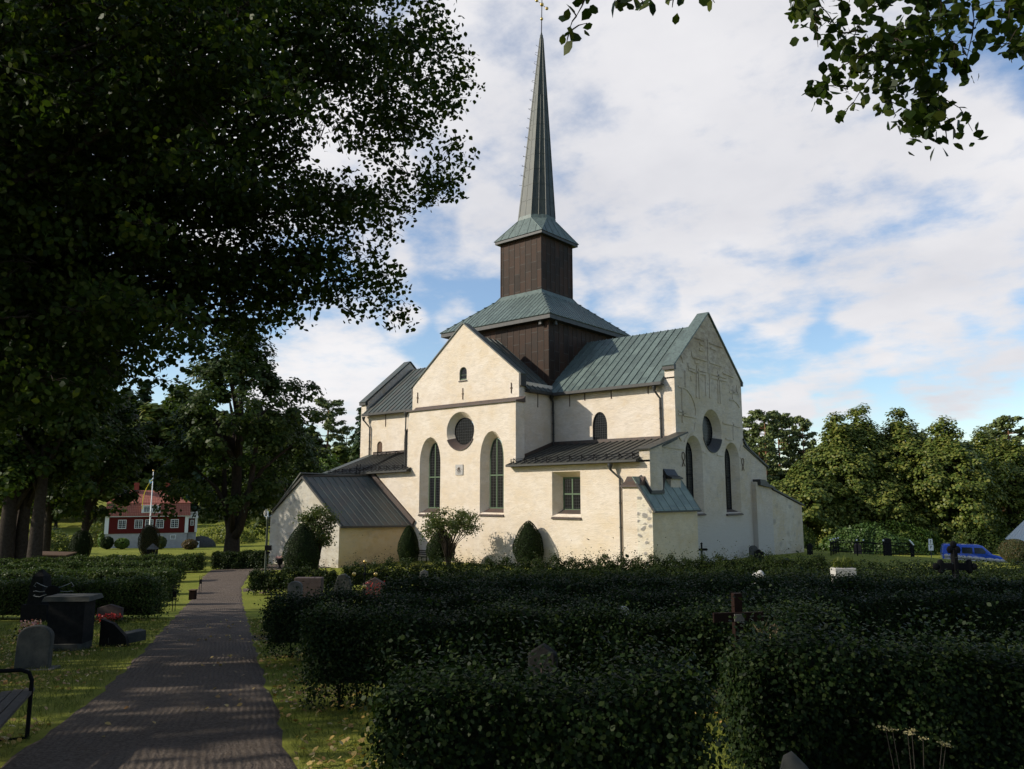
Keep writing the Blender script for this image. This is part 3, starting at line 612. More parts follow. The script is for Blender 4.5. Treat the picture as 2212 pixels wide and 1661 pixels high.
# ---- south-east buttress
m=MB(); y0,y1=-.75,5.0
m.add([(40.19,y0,-1),(41.18,y0,-1),(41.18,y0,5.74),(40.19,y0,5.74),(40.19,0,-1),(40.19,0,6.2),(41.18,0,6.2)],[(0,1,2,3),(4,0,3,5),(3,2,6,5)])
m.build('buttress',M['plaster'],CH)
m=MB(); m.quad((41.18,y0,-1),(42.22,y0,-1),(42.22,y0,4.36),(41.37,y0,5.70),(41.18,y0,5.74)); m.build('buttress',M['buttress_stone'],CH)
m=MB(); m.quad((42.22,y0,-1),(42.22,y1,-1),(42.22,y1,4.36),(42.22,y0,4.36)); m.quad((42.22,y1,-1),(40.9,y1,-1),(40.9,y1,5.8),(42.22,y1,4.36))
m.box((42.2,y0-.02,4.18),(42.30,y1+.02,4.40)); m.build('buttress',M['ochre'],CH)['label']='ochre-washed end face of the corner buttress'
roof((42.40,y0-.12,4.24),(42.40,y1+.12,4.24),(40.98,y1+.12,6.30),(40.98,y0-.12,6.30),M['verdigris_light'],.95,.75,.06,.03,phase=-.2)
m=MB(); m.bar((41.25,y0-.13,5.88),(42.45,y0-.13,4.16),.05,.12); m.build('bargeboard',M['trim'],CH)
m=MB(); m.bar((42.44,y0-.12,4.18),(42.44,y1+.12,4.18),.06,.07); m.build('gutter',M['trim'],CH)
m=MB(); m.prism([(-.9,5.66),(-.9,5.76),(-.6,5.85),(-.3,6.02),(-.02,6.32),(-.02,5.66)],EU,40.08,41.36); m.build('flashing',M['flash'],CH)
m=MB(); m.bar((41.0,-.02,6.35),(41.76,-.02,5.35),.07,.22,up=(0,0,1)); m.bar((41.74,-.04,5.36),(41.74,1.6,5.38),.07,.2); m.bar((41.72,1.5,5.4),(41.05,3.0,6.35),.07,.22); m.bar((41.0,2.9,6.34),(41.0,5.0,6.34),.1,.2); m.build('flashing',M['trim'],CH); m=MB(); m.prism([(40.9,6.3),(41.55,6.2),(41.55,6.3),(41.2,6.45),(40.95,6.85),(40.9,6.85)],lambda p,d:(p[0],d,p[1]),3.0,4.5); m.build('flashing',M['trim'],CH)
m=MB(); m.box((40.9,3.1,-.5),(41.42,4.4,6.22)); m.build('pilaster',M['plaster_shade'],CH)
# north-east buttress
m=MB(); x0,x1=40.0,41.3
m.prism([(20.0,-1.2),(26.6,-1.2),(26.6,4.25),(20.0,5.6)],EU,x0,x1); m.build('buttress',M['rubble_shade'],CH)['label']='far corner buttress in rough lime with a sloping top'
m=MB(); m.prism([(19.95,5.66),(26.95,4.24),(26.95,4.36),(19.95,5.80)],EU,x0-.1,x1+.12); m.build('flashing',M['trim'],CH); m=MB(); m.prism([(17.2,5.95),(20.1,5.72),(20.1,5.84),(18.9,6.05),(18.2,6.36),(17.2,6.4)],EU,40.92,41.55); m.build('flashing',M['trim'],CH)
# ---- tower
cx0,cy0=24.93,10.27
m=MB(); a=5.3
m.box((cx0-a,cy0-a,12.6),(cx0+a,cy0+a,18.62))
for k in range(-60,60):
    for z0,z1,h in ((12.6,18.6,a),(22.1,27.08,2.235)):
        xs=k*.62-(cy0-h)+math.floor((cx0+cy0)/.62)*.62
        if cx0-h+.05<xs<cx0+h-.05: m.bar((xs,cy0-h-.012,z0),(xs,cy0-h-.012,z1),.03,.05)
        ys=k*.62-(cx0+h)+math.floor((cx0+cy0)/.62)*.62
        if cy0-h+.05<ys<cy0+h-.05: m.bar((cx0+h+.012,ys,z0),(cx0+h+.012,ys,z1),.05,.03)
        if cy0-h+.05<ys<cy0+h-.05: m.bar((cx0-h-.012,ys,z0),(cx0-h-.012,ys,z1),.05,.03)
m.box((cx0-2.235,cy0-2.235,22.0),(cx0+2.235,cy0+2.235,27.12))
for h,z0,z1 in ((a,12.6,18.6),(2.235,22.05,27.1)):
    for sx in (-1,1):
        for sy in (-1,1): m.box((cx0+sx*h-.2,cy0+sy*h-.2,z0),(cx0+sx*h+.2,cy0+sy*h+.2,z1)) if h<0 else m.bar((cx0+sx*(h-.02),cy0+sy*(h-.02),z0),(cx0+sx*(h-.02),cy0+sy*(h-.02),z1),.12,.12)
m.build('tower_wall',M['boards'],CH)
m=MB()
def ringbox(h0,h1,z0,z1):
    m.box((cx0-h1,cy0-h1,z0),(cx0+h1,cy0+h1,z1))
ringbox(0,5.9,18.62,18.98); m.build('cornice',M['trim'],CH); m=MB(); ringbox(0,2.62,27.06,27.3); m.build('cornice',M['trim'],CH)
for sx,sy in ((1,-1),(-1,-1),(1,1)):
    for dx,dy in ((.5,0),(0,.5)): m=MB(); m.box((cx0+sx*(5.55-dx*1.6)-.12,cy0+sy*(5.55-dy*1.6)-.12,18.3),(cx0+sx*(5.55-dx*1.6)+.12,cy0+sy*(5.55-dy*1.6)+.12,18.63)); m.build('bracket',M['trim'],CH)
def sq(h,z): return [(cx0-h,cy0-h,z),(cx0+h,cy0-h,z),(cx0+h,cy0+h,z),(cx0-h,cy0+h,z)]
lo,mi,hi=sq(5.98,18.98),sq(2.55,21.85),sq(2.24,22.3)
for i in range(4):
    j=(i+1)%4; roof(lo[i],lo[j],mi[j],mi[i],M['verdigris'],.46,1.2,.05,.04); 
m=MB()
for i in range(4):
    j=(i+1)%4; m.quad(mi[i],mi[j],hi[j],hi[i]); m.tube([lo[i],mi[i],hi[i]],.05,6)
m.build('roof',M['verdigris'],CH)
# flared cap from square eave to octagon, then spire
m=MB(); o8=[]
def octp(r,z,lx=0,ly=0): return [Vector((cx0+lx+r*math.cos(R(-112.5+45*k))/math.cos(R(22.5)),cy0+ly+r*math.sin(R(-112.5+45*k))/math.cos(R(22.5)),z)) for k in range(8)]
e=[Vector(p) for p in sq(2.68,27.3)]; q=octp(1.66,29.1); q2=octp(1.6,29.45)
order=[(0,7,0),(1,1,2),(2,3,4),(3,5,6)]
for i in range(4):
    j=(i+1)%4; f0,f1=q[(2*i)%8],q[(2*i+1)%8]
    m.quad(e[i],e[j],f1,f0); m.quad(e[j],q[(2*i+2)%8],f1)
    for t in (.14,.3,.7,.86,.5):
        b0=e[i].lerp(e[j],t); tt=(t-.31)/.38
        if 0<=tt<=1: m.bar(b0,f0.lerp(f1,tt),.03,.05)
        else:
            k=t/.31 if t<.31 else (1-t)/.31
            top=(e[i].lerp(f0,k) if t<.31 else e[j].lerp(f1,k)); m.bar(b0,top,.03,.05)
    m.tube([e[i],q[(2*i)%8]],.04,5); m.tube([e[j],q[(2*i+1)%8]],.04,5)
for k in range(8): m.quad(q[k],q[(k+1)%8],q2[(k+1)%8],q2[k])
m.build('roof',M['verdigris'],CH)
m=MB(); lx,ly=.42,.35; rings=[]
zs=np.linspace(29.4,47.0,13)
for z in zs:
    t=(z-29.4)/17.6; rings.append(octp(1.6*(1-t)+.15*t,z,lx*t,ly*t))
for i in range(12):
    for k in range(8): m.quad(rings[i][k],rings[i][(k+1)%8],rings[i+1][(k+1)%8],rings[i+1][k])
for k in range(8):
    m.bar(rings[0][k],rings[-1][k],.05,.06); 
    for i in range(12):
        if i<8: m.bar((rings[i][k]+rings[i][(k+1)%8])/2,(rings[i+1][k]+rings[i+1][(k+1)%8])/2,.03,.045)
        if i: m.bar(rings[i][k],rings[i][(k+1)%8],.03,.03)
m.lathe([(.16,0),(.2,.05),(.17,.12),(.14,.3),(.15,.36),(.1,.45),(.045,.75)],(cx0+lx,cy0+ly,46.95),12)
sp=m.build('spire',M['spire'],CH)
m=MB()
for i in range(15):
    t=.2+i*.052; z=29.4+17.6*t; r=1.6*(1-t)+.15*t; s=-1 if i%2 else 1
    c=Vector((cx0+lx*t-r,cy0+ly*t-r*.42,z)); m.tube([c,c+Vector((-.28,-.02,.03)),c+Vector((-.3,-.02,.1))],.014,5)
    c=Vector((cx0+lx*t-r*.42,cy0+ly*t-r,z+.4)); m.tube([c,c+Vector((-.05,-.28,.02)),c+Vector((-.05,-.3,.08))],.014,5)
m.build('climbing_iron',M['iron'],sp).location=(0,0,0)
X,Y=cx0+lx,cy0+ly
m=MB(); m.tube([(X,Y,47.6),(X+.1,Y+.05,53.0)],[.045,.03],8); m.tube([(X+.06,Y-.75,50.45),(X+.06,Y+.78,50.45)],.02,6); fin=m.build('finial',M['iron'],CH)
m=MB(); m.ball((X+.03,Y+.01,49.0),.15); m.ball((X+.06,Y+.02,50.45),.18); m.ball((X+.06,Y+.78,50.45),.155); m.ball((X+.06,Y-.75,50.45),.155); m.ball((X+.1,Y+.05,53.0),.15)
m.build('gilded_ball',M['gold'],fin,True).location=(0,0,0)
# ---- porch
m=MB(); xl,xr_,rx,yp=11.8,20.55,16.0,-6.9
m.quad((xl,yp,-1.2),(xr_,yp,-1.2),(xr_,yp,3.2),(rx,yp,6.46),(xl,yp,3.6)); m.build('porch_wall',M['rubble'],CH)['label']='rough stone gable of the low porch'
m=MB(); m.quad((xr_,yp,-1.2),(xr_,0.02,-1.2),(xr_,0.02,3.0),(xr_,yp,3.2)); m.build('porch_wall',M['porch_plaster'],CH)['label']='ochre side wall of the low porch'; m=MB(); m.quad((xl,yp,-1.2),(xl,0,-1.2),(xl,0,3.6),(xl,yp,3.6)); m.build('porch_wall',M['porch_plaster'],CH)
roof((20.85,yp-.12,3.0),(20.85,-.02,2.85),(15.6,-.02,6.78),(rx,yp-.12,6.55),M['green_dark'],.62,.95,.1,.05); roof((11.5,-.02,3.4),(11.5,yp-.12,3.4),(rx,yp-.12,6.55),(15.6,-.02,6.78),M['green_dark'],.62,.95,.1,.05)
m=MB(); m.bar((15.55,-.1,7.0),(20.85,-.1,3.05),.2,.42); m.bar((15.55,-.1,7.0),(11.5,-.1,3.6),.2,.42); m.build('flashing',M['flash'],CH)
m=MB(); m.bar((20.86,yp-.12,2.94),(20.86,-.05,2.8),.1,.14); m.bar((20.9,yp-.14,2.98),(rx,yp-.14,6.52),.05,.16); m.bar((rx,yp-.14,6.52),(11.45,yp-.14,3.4),.05,.16); m.tube([(rx,yp-.1,6.57),(15.6,-.02,6.8)],.06,6); m.build('bargeboard',M['trim'],CH)
# ================================================================= GROUND, PATH
def grid_mesh(name,rs,ds,m,off=0.0,uv=False):
    Rm,Dm=np.meshgrid(rs,ds); Z=grd(Rm,Dm)+off; Xm=CAM[0]+Rm*RT[0]+Dm*FW[0]; Ym=CAM[1]+Rm*RT[1]+Dm*FW[1]
    nr,nd=len(rs),len(ds); V=np.stack([Xm,Ym,Z],-1).reshape(-1,3); F=[(j*nr+i,j*nr+i+1,(j+1)*nr+i+1,(j+1)*nr+i) for j in range(nd-1) for i in range(nr-1)]
    me=bpy.data.meshes.new(name); me.from_pydata(V.tolist(),[],F); me.materials.append(m); me.polygons.foreach_set('use_smooth',[True]*len(F)); o=bpy.data.objects.new(name,me); COL.objects.link(o); return o
def sym(vals): return sorted(set([-v for v in vals]+list(vals)))
m=mat('lawn',(.05,.08,.02),.95,.05); t=NT(m); P=t.pos()
a=t.noise(P,.35,4,.6); b=t.noise(P,3.5,5,.65); c=t.noise(P,38,3,.7)
k=t.mix(t.rng(a,.35,.65),(.150,.175,.028),(.22,.222,.040)); k=t.mix(t.math('MULTIPLY',t.rng(b,.45,.7),.5),k,(.17,.165,.04)); k=t.mix(t.math('MULTIPLY',t.rng(c,.5,.75),.55),k,(.045,.06,.014))
t.col(k); t.bump(t.math('ADD',c,t.math('MULTIPLY',b,1.2)),.7,.05); M['lawn']=m
rs=sym([0,1,2,3,4,5,6,8,10,12,14,17,20,24,28,32,36,40,45,50,60,75,95,120,160,220,320,600,1200])
ds=[-300,-100,-40,-20,-12,-9,-6,-4]+list(np.arange(-2,48,1.0))+list(np.arange(48,76,2.0))+list(range(76,140,4))+[150,165,185,210,240,280,340,500,900,1800]
struct(grid_mesh('lawn',rs,ds,M['lawn']))
m=mat('gravel',(.13,.12,.12),.95,.1); t=NT(m); P=t.pos()
a=t.noise(P,1.1,5,.65); c=t.noise(P,34,4,.85); vo=t.n('ShaderNodeTexVoronoi'); vo.inputs['Scale'].default_value=42; t.l(P,vo.inputs['Vector'])
uv=t.n('ShaderNodeUVMap'); su=t.n('ShaderNodeSeparateXYZ'); t.l(uv.outputs[0],su.inputs[0])
wob=t.math('MULTIPLY',t.math('SUBTRACT',t.noise(P,.7,5,.7),.5),.22)
u2=t.math('ADD',su.outputs[0],wob); w=t.math('SINE',t.math('MULTIPLY',u2,2*PI/.075)); w=t.math('MULTIPLY',w,t.rng(t.noise(P,.55,6,.75),.40,.60))
k=t.mix(t.rng(a,.3,.7),(.092,.069,.053),(.150,.116,.092)); k=t.mix(t.math('MULTIPLY',t.rng(vo.outputs['Color'],.2,.9),.55),k,(.23,.19,.155)); k=t.mix(t.math('MULTIPLY',t.rng(c,.5,.7),.5),k,(.016,.014,.014))
k=t.mix(t.math('MULTIPLY',t.rng(w,-.2,-1.0),.3),k,(.022,.019,.019)); t.col(k)
t.bump(t.math('ADD',t.math('MULTIPLY',w,.27),t.math('ADD',t.math('MULTIPLY',c,.9),t.math('MULTIPLY',vo.outputs['Distance'],.5))),1.0,.05); M['gravel']=m
def ribbon(name,rows,m,off,n=24,edge=.05):
    "rows: list of (left point, right point) on the ground; soft ragged edges"
    pts=[]; 
    # resample rows along the length
    fine=[]
    for (a,b),(c,d) in zip(rows[:-1],rows[1:]):
        L=max((Vector(c)-Vector(a)).length,(Vector(d)-Vector(b)).length); k=max(2,int(L/.35))
        for i in range(k): s=i/k; fine.append((Vector(a).lerp(Vector(c),s),Vector(b).lerp(Vector(d),s)))
    fine.append((Vector(rows[-1][0]),Vector(rows[-1][1])))
    V=[];UV=[];run=0;prev=None
    for i,(a,b) in enumerate(fine):
        ja=edge*(math.sin(i*.9)*.5+math.sin(i*2.3+1)*.5+random.uniform(-.4,.4)); jb=edge*(math.sin(i*.7+2)*.5+math.sin(i*1.9)*.5+random.uniform(-.4,.4))
        dv=(b-a).normalized(); a=a-dv*ja; b=b+dv*jb; mid=(a+b)/2
        if prev is not None: run+=(mid-prev).length
        prev=mid; Lw=(b-a).length; m0=fine[i][0].lerp(fine[i][1],.5)
        for j in range(n+1):
            p=a.lerp(b,j/n); e=0 if j in (0,n) else 1; V.append((p.x,p.y,gz(p.x,p.y)+(off if e else -.02))); UV.append(((p-m0).dot(dv),run))
    F=[(i*(n+1)+j,i*(n+1)+j+1,(i+1)*(n+1)+j+1,(i+1)*(n+1)+j) for i in range(len(fine)-1) for j in range(n)]
    me=bpy.data.meshes.new(name); me.from_pydata(V,[],F); me.materials.append(m); me.polygons.foreach_set('use_smooth',[True]*len(F))
    ul=me.uv_layers.new(name='UVMap'); ul.data.foreach_set('uv',[c for f in F for vi in f for c in UV[vi]])
    o=bpy.data.objects.new(name,me); COL.objects.link(o); return struct(o)
PATHROWS=[((-420,1950),(700,1950)),((-130,1720),(668,1720)),((-10,1661),(650,1661)),((40,1615),(632,1615)),((161,1538),(605,1538)),((225,1484),(585,1484)),((282,1430),(565,1430)),((349,1360),(545,1360)),((403,1304),(527,1304)),((427,1269),(524,1269)),((436,1247),(540,1243)),((452,1233),(575,1232))]
prows=[(gp(*a),gp(*b)) for a,b in PATHROWS]
a,b=wxy(-3.6,-6),wxy(.2,-6)
prows=[((a[0],a[1],0),(b[0],b[1],0))]+prows
ribbon('path',prows,M['gravel'],.022)
# path bends right in front of the porch, and a branch runs right between the graves
q=[((452,1233),(575,1232)),((520,1222),(610,1231)),((580,1219),(660,1229)),((640,1221),(720,1226))]
ribbon('path',[(gp(*a),gp(*b)) for a,b in q],M['gravel'],.03)
ribbon('side_path',[(gp(526,1279),gp(524,1272)),(gp(560,1275),gp(556,1270)),(gp(640,1272),gp(640,1268))],M['gravel'],.03,8,.05)
ribbon('side_path',[(gp(548,1385),gp(545,1374)),(gp(612,1381),gp(612,1370)),(gp(680,1378),gp(680,1368))],M['gravel'],.026,8,.05)
def in_path(x,y):
    r,d=rd(x,y)
    for (a,b),(c,e) in zip(prows[:-1],prows[1:]):
        ra,da=rd(a[0],a[1]); rb,db=rd(b[0],b[1]); rc,dc=rd(c[0],c[1]); re,de=rd(e[0],e[1])
        if min(da,db)<=d<=max(dc,de):
            t=(d-da)/max(1e-6,dc-da); return ra+(rc-ra)*t-.06<r<rb+(re-rb)*t+.06
    return False
# ================================================================= TREES
def crown_points(rg,ncl,per,rx,rz,zc,rc,shape='egg',flat=.7):
    C=[];N=[]
    d=rg.normal(size=(ncl,3)); d/=np.linalg.norm(d,axis=1)[:,None]; f=rg.uniform(.45,1.0,ncl)**.55
    c=d*f[:,None]
    if shape=='egg':
        tz=(c[:,2]+1)/2; wdt=np.where(tz>.4,np.clip(1-((np.maximum(tz,.4)-.4)/.62)**1.7,0.02,1)**.75,.75+.25*tz/.4)
        hr=np.sqrt(c[:,0]**2+c[:,1]**2)+1e-6; lim=np.sqrt(np.clip(1-c[:,2]**2,.05,1)); c[:,0]*=wdt/lim; c[:,1]*=wdt/lim
    if shape=='cone':
        tz=(c[:,2]+1)/2; k=(1.05-tz); lim=np.sqrt(np.clip(1-c[:,2]**2,.05,1)); c[:,0]*=k/lim; c[:,1]*=k/lim
    lump=1+.16*np.sin(c[:,0]*5+1.3)*np.cos(c[:,1]*4.3+.4)+.10*np.sin(c[:,2]*7)
    c[:,2]=np.clip(c[:,2],-1,.88); tf=1-.22*np.clip((c[:,2]-.5)/.38,0,1); c[:,0]*=tf; c[:,1]*=tf; c=c*np.array([rx,rx,rz])*lump[:,None]
    if shape=='egg':
        for i in range(10): c[i]=np.array([rg.normal()*.12*rx,rg.normal()*.12*rx,rz*(.35+.055*i)])
    cs=rc*rg.uniform(.6,1.35,ncl)
    for i in range(ncl):
        q=rg.normal(size=(per,3)); q/=np.linalg.norm(q,axis=1)[:,None]; rr=rg.uniform(.25,1,per)**.6
        off=q*rr[:,None]*cs[i]; off[:,2]*=flat; off[:,2]-=.18*cs[i]*(off[:,0]**2+off[:,1]**2)/cs[i]**2
        C.append(c[i]+off); nn=q*.7+np.array([0,0,.6])+d[i]*.4; N.append(nn)
    C=np.concatenate(C); N=np.concatenate(N); N/=np.linalg.norm(N,axis=1)[:,None]; C[:,2]+=zc
    return C,N,c+np.array([0,0,zc])
def make_tree(name,loc,label,group,H,R0,zlow,rt,seed,lm,leafsize,ncl,per,rc,shape='egg',fork=False,bm=None,flat=.7,sh='clump',limbs=14,up=.25):
    rg=np.random.default_rng(seed); e=empty(name,loc,label,'tree',group)
    zc=(H+zlow)/2; rz=(H-zlow)/2
    C,N,cc=crown_points(rg,ncl,per,R0,rz,zc,rc,shape,flat)
    leaves('crown',C,leafsize,lm,e,sh,up,N,.6,rg=rg)
    m=MB(); top=H*.82; p=[(0,0,-.5),(0,0,.25),(.05*rt,0,zlow*.5+.5),(.1,.08,zlow+1.0),(.2,.1,zc),(.15,.0,top)]
    rr=[rt*1.5,rt*1.12,rt*.92,rt*.75,rt*.45,rt*.12]
    m.tube(p,rr,10)
    if fork:
        for s,az in ((1,.3),(-1,3.4)):
            m.tube([(0,0,zlow*.45),(s*rt*1.6,az*.1,zlow*.8),(s*rt*3.2,.2,zlow+2.5),(s*rt*5,.4,zc+1)],[rt*.7,rt*.6,rt*.42,rt*.15],8)
    idx=rg.choice(len(cc),min(limbs,len(cc)),replace=False)
    for i in idx:
        q=cc[i]*np.array([.9,.9,1]); z0=max(zlow*.6,q[2]-abs(q[0])-abs(q[1])*.6-1); z0=min(z0,top*.9); f=rt*(.5 if z0<zc else .28)
        m.tube([(0.05,.03,z0),(q[0]*.45,q[1]*.45,z0+(q[2]-z0)*.62),(q[0],q[1],q[2])],[f,f*.6,f*.15],6)
    m.build('trunk',bm or M['bark'],e,True)
    return e
# ---- the big near linden: boughs reaching in over the picture from the left
def pip(poly,u,v): return inside(poly,u,v)
def boughs(e,base,rg,tips,heights,wood_r,per_twig,ntw,leafsize,lm,twl=(.5,1.3),start=.35,arch_k=.10):
    wood=MB(); LC=[]
    for tip in tips:
        tip=np.array(tip); r,d=rd(tip[0],tip[1])
        h=min(max(tip[2]-rg.uniform(1.0,4.5),heights[0]),heights[1]); s=np.array([base[0],base[1],base[2]+0])+np.array([0,0,h-base[2]])
        L=np.linalg.norm(tip-s); mid=(s+tip)/2+np.array([rg.normal()*.09*L,rg.normal()*.09*L,(arch_k+rg.normal()*.05)*L])
        ts=np.linspace(0,1,9); P=[(1-t)**2*s+2*t*(1-t)*mid+t*t*tip+rg.normal(size=3)*.10*(0<t<1) for t in ts]
        w0=wood_r*min(1.0,L/11)*(2.1 if rg.uniform()<.07 else 1)
        wood.tube(P[:-2],[w0*(1-t)**1.1+.006 for t in ts[:-2]],6)
        for _ in range(ntw):
            t=start+(1-start)*(rg.uniform(0,1)**.7 if _ else 1.0); b=(1-t)**2*s+2*t*(1-t)*mid+t*t*tip
            off=rg.normal(size=3)*np.array([.55,.55,.40])*(1.25-.8*t)*(1 if _ else .3); c=b+off; rc=rg.uniform(*twl)*(1.1-.35*t)
            for _k in range(3):
                q=rg.normal(size=3); q/=np.linalg.norm(q); e1=c+q*rc*np.array([.9,.9,.5]); wood.tube([b,(b+e1)/2+np.array([0,0,.06]),e1],[.011,.007,.003],3,False)
            k=int(per_twig*(rc/.5)**2)+6; q=rg.normal(size=(k,3)); q/=np.linalg.norm(q,axis=1)[:,None]
            pts=c+q*(rg.uniform(0,1,k)**.42)[:,None]*rc*np.array([1,1,.70]); pts[:,2]-=.16*rc*((q[:,0]**2+q[:,1]**2))
            LC.append(pts)
    C=np.concatenate(LC)
    leaves('crown',C-np.array(e['_w']) if False else C,leafsize,lm,e,'hex',.35,hang=.35,rg=rg)
    return wood
rgA=np.random.default_rng(11)
POLY=[(-220,-190),(940,-190),(955,-20),(975,60),(1008,105),(1010,190),(985,230),(1005,300),(985,345),(955,350),(985,405),(940,440),(880,440),(875,475),(840,500),(840,560),(860,600),(870,650),(850,640),(800,600),(740,590),(700,560),(650,560),(590,560),(530,590),(470,640),(420,740),(330,860),(-220,930)]
HOLES=[[(560,230),(780,190),(820,330),(700,430),(590,390)],[(640,520),(760,500),(800,570),(700,610)],[(540,430),(700,420),(720,500),(560,540)],[(300,130),(420,120),(430,230),(300,220)],[(880,270),(940,250),(940,300),(890,320)]]
tips=[]
while len(tips)<235:
    u=rgA.uniform(-220,1010); v=rgA.uniform(-190,960)
    if not pip(POLY,u,v): continue
    if any(pip(h,u,v) for h in HOLES) and rgA.uniform()<.9: continue
    if u<350 and rgA.uniform()<.25: continue
    d=rgA.uniform(12.5,16.5) if u>650 else rgA.uniform(9.5,19)
    tips.append(p3(u,v,d))
EDGE=[(940,10),(960,70),(990,120),(985,180),(965,230),(995,310),(970,350),(970,400),(925,425),(860,435),(825,490),(820,550),(848,600),(866,655),(860,680),(835,640),(780,595),(740,605),(690,580),(650,565),(610,580),(550,580)]
for (u,v) in EDGE: tips.append(p3(u-8,v-4,rgA.uniform(13,15.5)))
x,y=wxy(-13,14); zb=gz(x,y)
TA=empty('linden_tree',(x,y,zb),'huge dark linden whose leafy boughs hang in from the left over half the sky','tree','lindens beside the path',world=True)
wood=boughs(TA,(x,y,zb),rgA,tips,(zb+4.5,zb+13),.065,62,13,.098,M['linden'],(.36,.80))
wood.tube([(x,y,zb-.5),(x,y,zb+.4),(x+.1,y,zb+4),(x,y+.1,zb+8),(x,y,zb+13),(x,y,zb+17)],[.75,.55,.46,.4,.28,.08],12)
C,N,cc=crown_points(rgA,150,55,8.0,5.2,15.5,1.5); keep=[]
for i,p in enumerate(C):
    q=p+np.array([x,y,zb]); r,d=rd(q[0],q[1])
    if r<-.72*d-1.5: keep.append(i)
leaves('crown',C[keep]+np.array([x,y,zb]),.22,M['linden'],TA,'clump',.2,N[keep],.4,rg=rgA)
wood.build('trunk',M['bark'],TA,True)
# ---- branch hanging in from a linden that stands behind the camera on the right
rgB=np.random.default_rng(5)
PB=[(1710,-60),(2290,-60),(2290,60),(2190,120),(2120,110),(2070,150),(2090,190),(2040,230),(2080,290),(2120,275),(2040,320),(1980,300),(1945,270),(1905,250),(1870,240),(1830,260),(1810,250),(1850,200),(1800,190),(1750,215),(1745,180),(1790,150),(1745,115),(1760,70),(1710,45)]
tips=[]
while len(tips)<190:
    u=rgB.uniform(1700,2290); v=rgB.uniform(-60,335)
    if pip(PB,u,v): tips.append((v+rgB.uniform(-60,60),p3(u,v,rgB.uniform(6.6,8.0))))
x,y=wxy(6.5,-3.5); zb=gz(x,y)
TB=empty('linden_tree',(x,y,zb),'linden whose drooping leafy branch hangs into the upper right corner of the sky','tree','lindens beside the path',world=True)
wood=MB(); LC=[]
hub=p3(2130,-330,7.6); hub2=p3(1960,-200,7.3); hub3=p3(1290,-130,5.6)
trunk_top=Vector((x,y,zb+6.5))
wood.tube([trunk_top,(trunk_top+hub)/2+Vector((0,0,.9)),hub],[.16,.10,.05],8); wood.tube([hub,hub2,p3(1850,-90,7.2)],[.05,.03,.018],6)
wood.tube([trunk_top,(trunk_top+hub3)/2+Vector((0,0,.8)),hub3],[.12,.07,.02],8)
def grow(nodes,tips,k,jit):
    for tp in tips:
        s=min(nodes,key=lambda q:(q-tp).length+.6*max(0,tp.z-q.z)); L=(tp-s).length; mid=(s+tp)/2+Vector((rgB.normal()*.06*L,rgB.normal()*.06*L,.10*L))
        wood.tube([s,mid,tp],[.008,.006,.003],4,False); nodes.append(tp); nodes.append(mid)
        n=max(3,int(k*min(1,L/.35))); q=rgB.uniform(.15,1.08,n)
        P=np.array([(1-t)**2*np.array(s)+2*t*(1-t)*np.array(mid)+t*t*np.array(tp) for t in q]); LC.append(P+rgB.normal(size=(n,3))*jit-np.array([0,0,.03]))
tips.sort(key=lambda q:q[0])
grow([hub,hub2,p3(1850,-90,7.2),p3(2230,-150,7.6)],[q for _,q in tips],13,.07)
SP=[(1290,-40),(1262,0),(1245,35),(1228,70),(1224,92),(1268,50),(1232,14),(1330,-20),(1335,4),(1385,-10),(1390,10),(1450,-12),(1452,16),(1520,-15),(1544,6)]
grow([hub3],[p3(u,v,5.6+.1*math.sin(u)) for u,v in SP],4,.045)
leaves('crown',np.concatenate(LC),.112,M['linden'],TB,'hex',.2,hang=.5,rg=rgB)
C,N,cc=crown_points(rgB,150,40,8.0,5.5,14.0,1.6)
leaves('crown',C+np.array([x,y,zb]),.26,M['linden'],TB,'clump',.2,N,.4,rg=rgB)
wood.tube([(x,y,zb-.5),(x,y,zb+.4),(x,y,zb+6),(x,y,zb+11),(x,y,zb+17)],[.7,.5,.42,.3,.06],12); wood.build('trunk',M['bark'],TB,True)
def shade_tree(r,d,label,seed,H=19,R0=7.5,zlow=5.5,n=170):
    x,y=wxy(r,d); return make_tree('linden_tree',(x,y,gz(x,y)),label,'lindens beside the path',H,R0,zlow,.42,seed,M['linden'],.30,n,42,1.5)
shade_tree(-24,20,'broad dark linden on the left rising behind the nearest overhanging boughs',21,20,8,4.8,240)
shade_tree(-15,-4,'linden standing on the grass behind the bench, outside the picture',22,20,8,6)
shade_tree(-23,10,'linden far to the left of the bench, added out of view to shade path and lawn',25,18,6.5,3,200)  # unseen tree, added to block more sun
shade_tree(17,4,'linden to the right of the hedges, added out of view to keep the sky off them',23,18,7,6)  # unseen tree, added to block sky light over the hedges
shade_tree(-3.5,-12,'unseen linden added over the path behind the viewer to darken the foreground',24,20,8,7)  # unseen tree, added for a darker foreground
